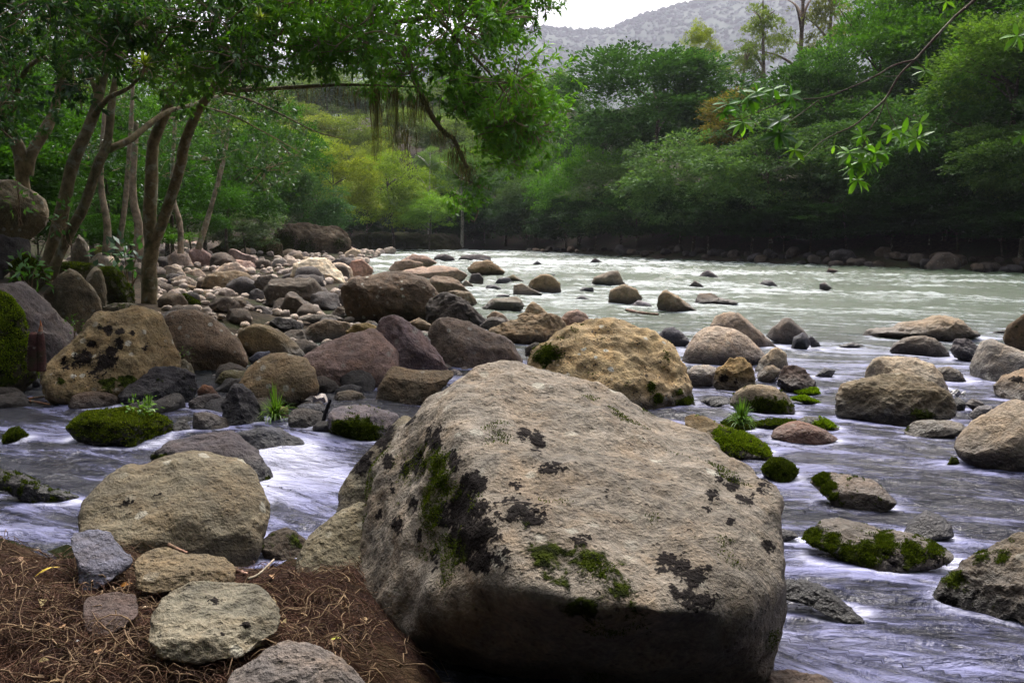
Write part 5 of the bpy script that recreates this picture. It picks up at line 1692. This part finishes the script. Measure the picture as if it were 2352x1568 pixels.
near_tree("tree", "thin leaning trunk with a long bough reaching right across the forked tree", (125, 615, 13),
          [("trunk", [(118, 640, 13), (130, 600, 13), (163, 529, 13), (195, 470, 13), (226, 376, 13), (243, 341, 13.1), (252, 290, 13.2), (262, 200, 13.4), (290, 80, 13.6)], .085, .045),
           ("branch", [(240, 346, 13.1), (296, 323, 13.4), (330, 296, 13.8), (383, 257, 14.4), (435, 243, 15), (494, 223, 15.6), (600, 190, 16.5)], .06, .02),
           ("branch", [(435, 243, 15), (520, 260, 15.6), (600, 300, 16), (690, 350, 16.5)], .025, .008)], b3, (.032, .07, .018), 63)
b4 = (blob_fill([(520, -150), (1245, -150), (1240, 40), (1235, 90), (1200, 130), (1215, 170), (1245, 200), (1262, 250), (1245, 300), (1180, 310), (1100, 200), (1000, 170), (880, 150), (700, 130), (560, 100)],
                66, (10.5, 15.5), (.45, .85), 8, 34)
      + blob_fill([(1030, 180), (1120, 200), (1262, 230), (1235, 330), (1190, 420), (1130, 330), (1060, 270)], 14, (11.5, 13.5), (.35, .6), 9, 26)
      + blob_fill([(480, 60), (960, 90), (960, 170), (700, 190), (520, 180)], 16, (10.5, 14), (.35, .6), 10, 24)
      + blob_fill([(1180, -60), (1250, -60), (1262, 20), (1240, 40)], 4, (12, 13), (.25, .4), 12, 16)
      + blob_fill([(1000, 400), (1090, 350), (1120, 480), (1050, 500)], 4, (12, 13), (.25, .4), 13, 7))
root4, sh4 = near_tree("tree", "forked tree standing on the bar with a wide canopy over the river", (341, 722, 15.8),
                       [("trunk", [(338, 745, 15.8), (341, 722, 15.8), (343, 621, 15.8), (348, 562, 15.8), (344, 504, 15.8), (348, 417, 15.7), (351, 330, 15.6), (376, 271, 15.4), (400, 195, 15.2), (430, 80, 15)], .15, .065),
                        ("trunk", [(347, 600, 15.8), (354, 560, 15.75), (369, 522, 15.7), (393, 452, 15.6), (414, 383, 15.4), (424, 330, 15.2), (445, 275, 15), (466, 237, 14.8), (490, 205, 14.6), (540, 110, 14), (626, 45, 13.4), (690, -20, 13)], .105, .05),
                        ("branch", [(487, 209, 14.6), (591, 205, 13.8), (696, 200, 13), (800, 195, 12.4), (960, 200, 12)], .04, .012),
                        ("branch", [(487, 209, 14.6), (560, 225, 14.4), (640, 260, 14), (720, 300, 13.6), (790, 320, 13.4)], .022, .006),
                        ("branch", [(540, 110, 14), (660, 70, 13.4), (800, 60, 13), (955, 45, 12.6), (1035, 28, 12.4), (1180, 60, 12.2)], .06, .015),
                        ("branch", [(900, 50, 12.8), (934, 132, 12.5), (969, 223, 12.3), (990, 264, 12.3), (1018, 303, 12.2), (1042, 320, 12.2), (1056, 351, 12.1), (1073, 385, 12)], .05, .025),
                        ("branch", [(1000, 35, 12.5), (1080, 120, 12.3), (1150, 200, 12.2), (1200, 290, 12)], .03, .01),
                        ("branch", [(600, 80, 13.6), (700, 120, 12.6), (840, 140, 12), (980, 150, 11.8)], .03, .008)], b4, (.066, .158, .012), 64)
# grey green hanging moss on the boughs of the forked tree
rg = np.random.default_rng(9)
V, F, b = [], [], 0
for (X, Y0, Y1, wd, m, d) in [(861, 205, 370, 8, 60, 12.3), (880, 205, 280, 30, 50, 12.3), (905, 205, 350, 7, 55, 12.2), (925, 300, 365, 20, 70, 12.2), (962, 220, 300, 14, 110, 12.2), (1015, 300, 345, 16, 70, 12.1),
                              (1050, 340, 400, 14, 90, 12), (1073, 380, 430, 12, 70, 12), (1190, 230, 330, 20, 90, 12), (1165, 250, 330, 22, 60, 12), (800, 200, 260, 30, 60, 12.4), (690, 200, 250, 30, 40, 13)]:
    for _ in range(m):
        x0 = X + rg.normal() * wd
        ln = (Y1 - Y0) * (1 - .6 * rg.random() ** 1.2)
        p0 = pt(x0, Y0 + rg.uniform(-8, 12), d + rg.normal() * .15)
        L = ln / K * d
        n = 5
        zz = np.linspace(0, -L, n)
        xx = np.cumsum(rg.normal(size=n) * .018)
        yy = np.cumsum(rg.normal(size=n) * .018)
        w = .0045 * np.linspace(1, .3, n)
        a = rg.uniform(0, 3.14)
        cen = np.stack([p0[0] + xx, p0[1] + yy, p0[2] + zz], -1)
        sd = np.array([math.cos(a), math.sin(a), 0])
        VV = np.stack([cen + sd * w[:, None], cen - sd * w[:, None]], 1).reshape(-1, 3)
        i = np.arange(n - 1) * 2
        V.append(VV)
        F.append(np.stack([i, i + 1, i + 3, i + 2], -1) + b)
        b += len(VV)
mm = mesh_np("hanging_moss", np.vstack(V), np.vstack(F), False)
attr(mm, 'rnd', rg.random(len(mm.polygons)), 'FLOAT', 'FACE')
hm_ = link("hanging_moss", sh4(mm), M_MOSS, root4, None, (.13, .115, .06))
hm_["kind"] = "stuff"
# thin background stems in the left wood
for k, (X0, Y0, X1, Y1, d, r, lb) in enumerate([(245, 575, 232, 420, 22, .1, "pale thin stem in the wood left of the forked tree"), (270, 570, 300, 300, 24, .09, "slanting thin stem just left of the forked tree"),
                                               (415, 570, 395, 430, 24, .09, "thin dark stem right behind the forked tree"), (318, 575, 305, 440, 21, .12, "second thin pale stem left of the forked tree"),
                                               (455, 560, 520, 330, 30, .1, "thin stem leaning right beyond the forked tree")]):
    near_tree("sapling_tree", lb, (X0, Y0, d), [("trunk", [(X0, Y0 + 12, d), (X0 * .6 + X1 * .4 + 6, Y0 * .6 + Y1 * .4, d), (X1, Y1, d), (X1 + 8, Y1 - 160, d)], r, r * .5)],
              blob_fill([(X1 - 60, Y1 - 170), (X1 + 60, Y1 - 170), (X1 + 60, Y1 - 40), (X1 - 60, Y1 - 40)], 4, (d - 1, d + 1), (.6, .9), 90 + k, 16), (.03, .065, .02), 90 + k, (.24, .18, .12))

# ------------------------------------------------------------------ smaller plants
rng = np.random.default_rng(123)


def blade_tuft(n, L, W, spread, seed, segs=4, droop=.5):
    """rosette of arching blades rising from the origin"""
    rg = np.random.default_rng(seed)
    V, F, b = [], [], 0
    for k in range(n):
        a = rg.uniform(0, 6.28)
        el = rg.uniform(*spread)
        l = L * rg.uniform(.6, 1.1)
        d = np.array([math.cos(a) * math.cos(el), math.sin(a) * math.cos(el), math.sin(el)])
        s = np.array([-math.sin(a), math.cos(a), 0])
        u = np.linspace(0, 1, segs)
        C0 = d[None] * (u * l)[:, None] + np.array([0, 0, -1.0])[None] * (u ** 2 * l * droop * math.cos(el))[:, None]
        C0 = C0 + rg.normal(size=3) * L * .03
        w = W * np.array([.7, 1, .75, .08])[:segs] * .5
        VV = np.stack([C0 + s * w[:, None], C0 - s * w[:, None]], 1).reshape(-1, 3)
        i = np.arange(segs - 1) * 2
        V.append(VV)
        F.append(np.stack([i, i + 1, i + 3, i + 2], -1) + b)
        b += len(VV)
    V, F = np.vstack(V), np.vstack(F)
    me = mesh_np("blades", V, F)
    attr(me, 'rnd', np.repeat(rg.random(n), segs - 1), 'FLOAT', 'FACE')
    return me


def bromeliad(label, X, Y, d, rpx, c, seed, roots=True):
    p = pt(X, Y, d)
    root = empty("bromeliad", tuple(p))
    tag(root, label, "bromeliad")
    r = rpx / K * d
    link("rosette", blade_tuft(46, r * 1.1, r * .11, (.1, 1.45), seed, 4, .35), M_NEAR, root, None, c)
    if roots:
        a = Acc()
        rg = np.random.default_rng(seed)
        for k in range(9):
            e = np.array([rg.normal() * .35, rg.normal() * .35, -1]) * r * rg.uniform(.4, .9)
            a.add(*tube(curve([(0, 0, 0), e * .5 + rg.normal(size=3) * r * .06, e], 6), np.linspace(r * .03, r * .012, 6), 5))
        link("roots", a.mesh("roots"), M_ROOT, root)


bromeliad("large yellow green bromeliad with pale roots on the long bough", 331, 150, 9.7, 38, (.15, .19, .02), 1)
bromeliad("dark green bromeliad left of the yellow green one", 190, 108, 9.7, 36, (.05, .11, .025), 2, False)
bromeliad("small bromeliad in the shade below the dark green one", 152, 178, 9.7, 26, (.06, .1, .025), 3, False)
bromeliad("small bright bromeliad near the upper left corner", 52, 78, 9.7, 20, (.13, .17, .03), 4, False)
bromeliad("yellowish bromeliad on the upper limb of the forked tree", 598, 45, 9.7, 30, (.12, .16, .03), 5, False)
bromeliad("little bromeliad at the left edge in the shade", 70, 172, 9.7, 20, (.07, .11, .03), 6, False)
bromeliad("small green bromeliad left of the long bough", 222, 185, 9.7, 18, (.07, .12, .03), 7, False)

for lb, X, Y, yd_, h, n, s in [("tuft of long green grass between the black pointed rock and the brown boulder", 633, 962, 7.42, .36, 150, 1),
                              ("tuft of bright grass growing on the mossy stone behind the huge boulder", 1702, 975, 7.0, .28, 160, 2),
                              ("small sprig of grass on top of the mossy stream rock", 343, 930, 6.9, .13, 40, 3)]:
    p = pt(X, Y, yd_)
    g = link("grass_tuft", blade_tuft(n, h, h * .032, (.75, 1.5), 20 + s, 4, 1.1), M_NEAR, None, tuple(p), (.085, .165, .02))
    tag(g, lb, "grass tuft")
# small leafy plants at the left
for k, (lb, X, Y, yd_, r, c, nl) in enumerate([("broad leaved seedling under the leaning trunks", 65, 625, 12, .35, (.06, .15, .02), 60),
                                          ("climbing plant with round leaves on the leaning trunk", 150, 490, 12.9, .32, (.06, .15, .03), 30),
                                          ("sapling with dark leaves and a red stem beside the forked tree", 292, 590, 16.5, .5, (.03, .075, .03), 70),
                                          ("pale green seedling at the foot of the pale boulder", 45, 448, 13.3, .3, (.09, .2, .03), 24),
                                          ("little fern clump on the mossy stream rock", 325, 938, 6.9, .1, (.1, .2, .02), 90),
                                          ("green sprig in the crack left of the black spotted boulder", 170, 745, 9.6, .12, (.08, .17, .02), 24),
                                          ("tiny bright weed on the brown knob", 405, 840, 8.9, .07, (.12, .24, .02), 20),
                                          ("tiny weed growing by the egg shaped boulder", 424, 808, 9.4, .07, (.12, .24, .02), 18)]):
    rg = np.random.default_rng(300 + k)
    p = pt(X, Y, yd_)
    root = empty("leafy_plant", tuple(p))
    tag(root, lb, "plant")
    q = rg.normal(size=(nl, 3)) * np.array([.45, .45, .4]) * r
    D = unit(q + rg.normal(size=(nl, 3)) * r * .5)
    LV, LF = leaves(q, D, unit(np.array([0, -.3, 1.0]) + .4 * rg.normal(size=(nl, 3))), np.full(nl, r * .42) * rg.uniform(.6, 1.2, nl), r * .19)
    me = mesh_np("leaves", LV, LF, False)
    attr(me, 'rnd', rg.random(nl), 'FLOAT', 'FACE')
    link("foliage", me, M_NEAR, root, None, c)
    a = Acc()
    for j in range(5):
        a.add(*tube(curve([(rg.normal() * r * .1, rg.normal() * r * .1, -r * 1.5), q[j] * .4 - np.array([0, 0, r * .4]), q[j]], 6), np.linspace(r * .03, r * .012, 6), 5))
    link("stems", a.mesh("stems"), M_ROOT, root)

# ------------------------------------------------------------------ leafy branch hanging into the frame at the upper right
BD = 3.3


def q3(px, py, d=BD):
    return pt(1550.4 + .348 * px, .348 * py, d)


tipb = q3(1980, -40)
broot = empty("hanging_branch", tuple(tipb))
tag(broot, "thin leafy branch hanging into the frame from the upper right", "branch")
a = Acc()
for pts, r0, r1 in [([(2060, -90), (1980, 0), (1840, 120), (1700, 270), (1590, 390), (1480, 500), (1390, 650), (1290, 740), (1180, 830), (1070, 880), (960, 940), (850, 1040)], .0085, .002),
                    ([(1590, 395), (1450, 430), (1330, 500), (1180, 570), (1000, 640), (860, 655), (700, 660), (500, 655)], .005, .0018),
                    ([(960, 655), (830, 750), (740, 820), (700, 920)], .0028, .0015), ([(760, 655), (620, 710), (480, 770), (420, 800)], .0028, .0015), ([(560, 655), (430, 690), (330, 700)], .002, .0012),
                    ([(1390, 650), (1350, 760), (1290, 850), (1240, 980), (1220, 1120), (1205, 1200)], .0035, .0015), ([(1390, 660), (1420, 760), (1500, 880), (1600, 910)], .0028, .0014),
                    ([(1590, 390), (1640, 450), (1680, 470)], .0026, .0014), ([(1480, 500), (1400, 505), (1340, 495)], .002, .001), ([(1270, 900), (1330, 980), (1400, 1010)], .002, .001),
                    ([(2420, 180), (2330, 210), (2260, 230)], .003, .0014), ([(2420, 900), (2340, 880), (2280, 890)], .003, .0014), ([(1500, 880), (1560, 850), (1620, 800)], .002, .001)]:
    C0 = curve([q3(p[0], p[1], BD + .0002 * (p[0] - 1500)) for p in pts], 5 * len(pts))
    a.add(*tube(C0 - tipb, np.linspace(r0, r1, len(C0)) * .75, 7, .25, 5))
link("twig", a.mesh("twig"), M_BARK, broot, None, (.09, .065, .05))


def leaf_mesh(k):
    L, W = 1.0, .34
    u = np.array([0, .12, .35, .6, .82, 1.0])
    w = np.array([.02, .45, .95, 1.0, .6, .02]) * W * .5
    bend = -.12 * u ** 2 * (1 + .6 * k)
    V = []
    for i in range(6):
        V += [(u[i], w[i], bend[i] + .25 * w[i]), (u[i], 0, bend[i]), (u[i], -w[i], bend[i] + .25 * w[i])]
    F = []
    for i in range(5):
        F += [(3 * i, 3 * i + 1, 3 * i + 4, 3 * i + 3), (3 * i + 1, 3 * i + 2, 3 * i + 5, 3 * i + 4)]
    me = mesh_np("leaf", np.array(V, float), np.array(F))
    attr(me, 'rnd', np.full(10, .3 + .2 * k), 'FLOAT', 'FACE')
    me.materials.append(M_NEAR)
    return me


LM = [leaf_mesh(k) for k in range(3)]
from mathutils import Matrix
for (px, py, n, sz, c) in [(540, 610, 9, 100, (.07, .17, .02)), (650, 590, 6, 90, (.07, .17, .02)), (760, 630, 6, 95, (.06, .16, .02)), (480, 650, 5, 95, (.05, .13, .02)), (350, 690, 6, 90, (.05, .14, .02)),
                           (320, 745, 5, 70, (.06, .15, .02)), (450, 810, 9, 90, (.09, .19, .02)), (690, 800, 5, 90, (.03, .08, .015)), (690, 880, 8, 110, (.025, .07, .012)), (790, 990, 5, 80, (.1, .2, .02)),
                           (815, 1060, 4, 60, (.1, .2, .02)), (1235, 895, 7, 75, (.1, .22, .02)), (1250, 980, 6, 90, (.1, .22, .02)), (1150, 1010, 7, 100, (.09, .2, .02)), (1320, 1010, 8, 100, (.09, .2, .02)),
                           (1230, 1070, 9, 100, (.1, .22, .02)), (1170, 1110, 6, 90, (.07, .17, .02)), (1300, 1080, 6, 85, (.09, .2, .02)), (1205, 1190, 9, 85, (.11, .23, .03)), (1390, 1010, 5, 90, (.06, .15, .02)),
                           (1430, 860, 5, 95, (.11, .23, .02)), (1500, 890, 7, 95, (.08, .19, .02)), (1590, 920, 8, 100, (.1, .21, .02)), (1620, 810, 4, 70, (.1, .21, .02)), (1650, 470, 7, 90, (.08, .17, .02)),
                           (2260, 240, 6, 110, (.09, .2, .02)), (2290, 890, 4, 90, (.07, .17, .02)), (1050, 960, 3, 60, (.12, .23, .03)), (1790, 10, 3, 70, (.12, .24, .02))]:
    ctr = q3(px, py, BD + .0002 * (px - 1500))
    n += 1
    for k in range(n):
        ang = 6.28 * k / n + rng.uniform(-.3, .3)
        d = np.array([math.cos(ang), rng.uniform(-.5, .5), math.sin(ang) * .75 - .25])
        d = d / np.linalg.norm(d)
        nrm = np.array([rng.normal() * .35, -.55 + rng.normal() * .3, .8])
        s = np.cross(nrm, d)
        s /= np.linalg.norm(s)
        nn = np.cross(d, s)
        L = sz * 1.05 * .348 / K * BD * rng.uniform(.75, 1.15)
        o = link("leaf", LM[rng.integers(3)], None, broot, None, tuple(np.array(c) * rng.uniform(.8, 1.2)))
        o.matrix_local = Matrix(((d[0] * L, s[0] * L, nn[0] * L, ctr[0] - tipb[0]), (d[1] * L, s[1] * L, nn[1] * L, ctr[1] - tipb[1]),
                                 (d[2] * L, s[2] * L, nn[2] * L, ctr[2] - tipb[2]), (0, 0, 0, 1)))

# ------------------------------------------------------------------ roots, sticks and litter on the soil bank
def ground_pt(X, Y):
    p = at_z(X, Y, .3)
    for _ in range(6):
        p = at_z(X, Y, bh(p[0], p[1]))
    return p


def fibre_mesh(name, n, L, r, seed, region, sides=3, segs=9, lift=.02, wig=.5):
    rg = np.random.default_rng(seed)
    a = Acc()
    for k in range(n):
        X, Y = region(rg)
        p = ground_pt(X, Y)
        ang = rg.normal() * .9 + (math.pi / 2 if rg.random() < .6 else 0)
        l = rg.uniform(*L)
        th = ang + np.cumsum(rg.normal(size=segs) * wig)
        st = l / segs
        xs = p[0] + np.cumsum(np.cos(th)) * st
        ys_ = p[1] + np.cumsum(np.sin(th)) * st
        zs = bank_h(xs, ys_) + lift * np.abs(fbm(np.stack([xs * 9, ys_ * 9, np.full(segs, k * .37)], -1), seed, 2)) + r[1] * .6
        rr = rg.uniform(*r)
        a.add(*tube(np.stack([xs, ys_, zs], -1), np.linspace(rr, rr * .4, segs), sides))
    return a.mesh(name)


def reg_left(rg):
    while True:
        X, Y = rg.uniform(-60, 860), rg.uniform(1195, 1600)
        if X < 300 or Y > 1330 or (X > 580 and Y > 1240):
            return X, Y


big = link("dry_roots", fibre_mesh("dry_roots", 330, (.2, .65), (.0012, .0034), 1, reg_left, 5, 16, .06, .42), M_ROOT)
tag(big, "tangle of pale dry roots over the soil bank", "roots", kind='stuff')
fine = link("root_fibres", fibre_mesh("root_fibres", 2600, (.08, .28), (.0008, .0019), 2, reg_left, 3, 7, .05, .6), M_FIBRE)
tag(fine, "fine reddish root hairs matted over the soil bank", "root hairs", kind='stuff')


def stick(name, label, pts, r, c, cat="stick", mat=None, crop='P', z=None, d=None):
    s, ox, oy = CROPS[crop]
    P = []
    for p in pts:
        X, Y = p[0] * s + ox, p[1] * s + oy
        P.append(pt(X, Y, d) if d else (at_z(X, Y, z) if z is not None else ground_pt(X, Y) + np.array([0, 0, r * .8])))
    C0 = curve(P, 14)
    a = Acc()
    a.add(*tube(C0 - C0[0], np.linspace(r, r * .6, 14), 9, .25, 4))
    o = link(name, a.mesh(name), mat or M_BARK, None, tuple(C0[0]), c)
    tag(o, label, cat)
    return o


stick("fallen_log", "brown log lying across stones right of the forked tree", [(1075, 375), (1180, 392), (1300, 425)], .11, (.16, .095, .05), "log", None, 'A', .18)
stick("stick", "short purplish stick between the lumpy stone and the pale stone", [(1015, 945), (1090, 910), (1180, 895), (1310, 870)], .014, (.1, .07, .065), crop='D')
stick("stick", "black wet stick leaning beside the moss skirted stone", [(2090, 1435), (2125, 1330), (2150, 1240), (2180, 1155)], .022, (.02, .018, .02), crop='A', d=7.1)
stick("stick", "pale twig on top of the lumpy stone", [(1135, 635), (1200, 665), (1260, 690)], .008, (.3, .17, .12), crop='D', z=.5)
stick("stick", "driftwood twig lying on the water in mid river", [(1990, 560), (2080, 578), (2200, 590)], .035, (.2, .13, .1), crop='B', z=.06)
stick("stick", "straight reddish twig in front of the black spotted boulder", [(100, 1150), (220, 1165), (330, 1185)], .014, (.25, .11, .06), crop='A', z=.06)
stick("stick", "second reddish twig at the stream edge below the mossy mound", [(190, 1145), (330, 1130), (500, 1128)], .012, (.28, .13, .07), crop='A', z=.07)
stick("stick", "pinkish stick poking out under the tan boulder", [(1585, 815), (1620, 830), (1670, 850)], .012, (.4, .24, .18), crop='D')
stick("stick", "short standing splinter beside the tan boulder", [(1668, 865), (1740, 830), (1840, 735)], .006, (.42, .34, .26), crop='D', z=.34)


def dry_leaf(label, X, Y, L, W, rot, c, z=None, tilt=.2):
    p = ground_pt(X, Y) if z is None else at_z(X, Y, z)
    u = np.linspace(0, 1, 7)
    w = np.array([.03, .6, 1, .95, .7, .35, .02]) * W * .5
    V = []
    for i in range(7):
        cu = .15 * L * math.sin(u[i] * 3.1)
        V += [((u[i] - .5) * L, w[i], cu + .3 * w[i]), ((u[i] - .5) * L, 0, cu), ((u[i] - .5) * L, -w[i], cu + .2 * w[i])]
    F = []
    for i in range(6):
        F += [(3 * i, 3 * i + 1, 3 * i + 4, 3 * i + 3), (3 * i + 1, 3 * i + 2, 3 * i + 5, 3 * i + 4)]
    me = mesh_np("dry_leaf", np.array(V), np.array(F))
    attr(me, 'rnd', np.full(12, .5), 'FLOAT', 'FACE')
    o = link("dry_leaf", me, M_DRY, None, (p[0], p[1], p[2] + .012 + L * .05), c)
    o.rotation_euler = (tilt, -tilt * .5, rot)
    tag(o, label, "dry leaf")


DXY = lambda x_, y_: (.3418 * x_, 1033.6 + .3418 * y_)
dry_leaf("curled pinkish dry leaf below the pale flat topped stone", *DXY(1345, 1385), .062, .036, .2, (.62, .33, .24), tilt=.5)
dry_leaf("orange brown dry leaf left of the pale stone", *DXY(850, 932), .05, .028, .3, (.42, .18, .03), tilt=.3)
dry_leaf("yellow blade like leaf stuck in the roots at the left", *DXY(325, 845), .1, .012, .85, (.45, .32, .02), tilt=.2)
dry_leaf("yellow green leaf beside the foot of the huge boulder", *DXY(2260, 1298), .045, .014, .1, (.42, .42, .06))
dry_leaf("small cream leaf with a long stalk on the pale stone's left edge", *DXY(975, 1080), .022, .014, .5, (.75, .55, .38))
dry_leaf("tan dry leaf among the roots near the bottom", *DXY(850, 1415), .03, .016, 1.2, (.5, .3, .15))
dry_leaf("brown dry leaf in the root litter at the left edge", *DXY(130, 755), .05, .03, 2.2, (.28, .16, .09))
dry_leaf("pale yellow leaf right of the pinkish one", *DXY(1745, 1345), .035, .015, .4, (.5, .42, .16))
dry_leaf("tiny white fragment among the roots", *DXY(525, 1305), .012, .008, .4, (.85, .85, .85))

rgl = np.random.default_rng(55)
for k in range(24):
    X, Y = reg_left(rgl)
    dry_leaf("small withered leaf lying loose in the root litter", X, Y, rgl.uniform(.03, .06), rgl.uniform(.016, .03), rgl.uniform(0, 6.28),
             [(.3, .17, .08), (.2, .11, .06), (.38, .26, .13), (.26, .2, .08)][rgl.integers(4)], tilt=rgl.uniform(-.4, .5))
    bpy.context.scene.collection.objects[-1]["group"] = "withered leaves in the root litter"


def scrap(label, p, s, c, seed):
    rg = np.random.default_rng(seed)
    n = 9
    uu, vv = np.meshgrid(np.linspace(-1, 1, n), np.linspace(-1, 1, n))
    P = np.stack([uu.ravel() * s, vv.ravel() * s * .7, np.zeros(n * n)], -1)
    P += s * .55 * np.stack([fbm(P / s * 1.4 + 3, seed + k, 3) for k in range(3)], -1)
    P[:, 2] += s * .35
    i = np.arange(n - 1)[:, None] * n
    j = np.arange(n - 1)[None]
    F = np.stack([i + j, i + j + 1, i + n + j + 1, i + n + j], -1).reshape(-1, 4)
    me = mesh_np("litter_scrap", P, F, False)
    attr(me, 'rnd', np.full(len(F), .5), 'FLOAT', 'FACE')
    o = link("litter_scrap", me, M_DRY, None, tuple(p), c)
    tag(o, label, "litter")


scrap("crumpled white scrap above the bluish slab", ground_pt(*DXY(570, 500)) + np.array([0, 0, .03]), .03, (.75, .75, .72), 1)
scrap("crumpled pale plastic scrap between the stones by the black stick", pt(746.5 - 746.5 + .3479 * 2095, 516.8 + .3479 * 1165, 7.5), .08, (.55, .5, .46), 2)
scrap("white scrap caught beside the angular boulder", pt(1550.4 + .3479 * 1865, 516.8 + .3479 * 1135, 7.9), .075, (.75, .75, .75), 3)

# ringed brown stubs of a felled stem beside the mossy mound
for lb, X, Yt, Yb, r, tip in [("thick ringed brown stub beside the mossy mound", 77, 762, 850, .06, False), ("thinner ringed stub with an orange splintered tip", 93, 760, 852, .045, True)]:
    d = 8.2
    p0, p1 = pt(X + 2, Yb, d), pt(X, Yt, d)
    n = 26
    u = np.linspace(0, 1, n)
    C0 = p0 + (p1 - p0) * u[:, None]
    rr = r * (1 - .45 * u ** 3) * (1 + .07 * np.where(np.arange(n) % 2, 1, -1))
    rr[-1] = r * .25
    a = Acc()
    a.add(*tube(C0 - p0, rr, 14))
    root = empty("ringed_stub", tuple(p0))
    tag(root, lb, "stub")
    link("stem", a.mesh("stem"), M_BARK, root, None, (.07, .03, .025))
    if tip:
        a = Acc()
        a.add(*tube(np.array([p1 - p0, p1 - p0 + np.array([.008, 0, .05]), p1 - p0 + np.array([.005, 0, .1])]), np.array([.022, .012, .003]), 6))
        link("splintered_tip", a.mesh("splintered_tip"), M_BARK, root, None, (.4, .13, .05))
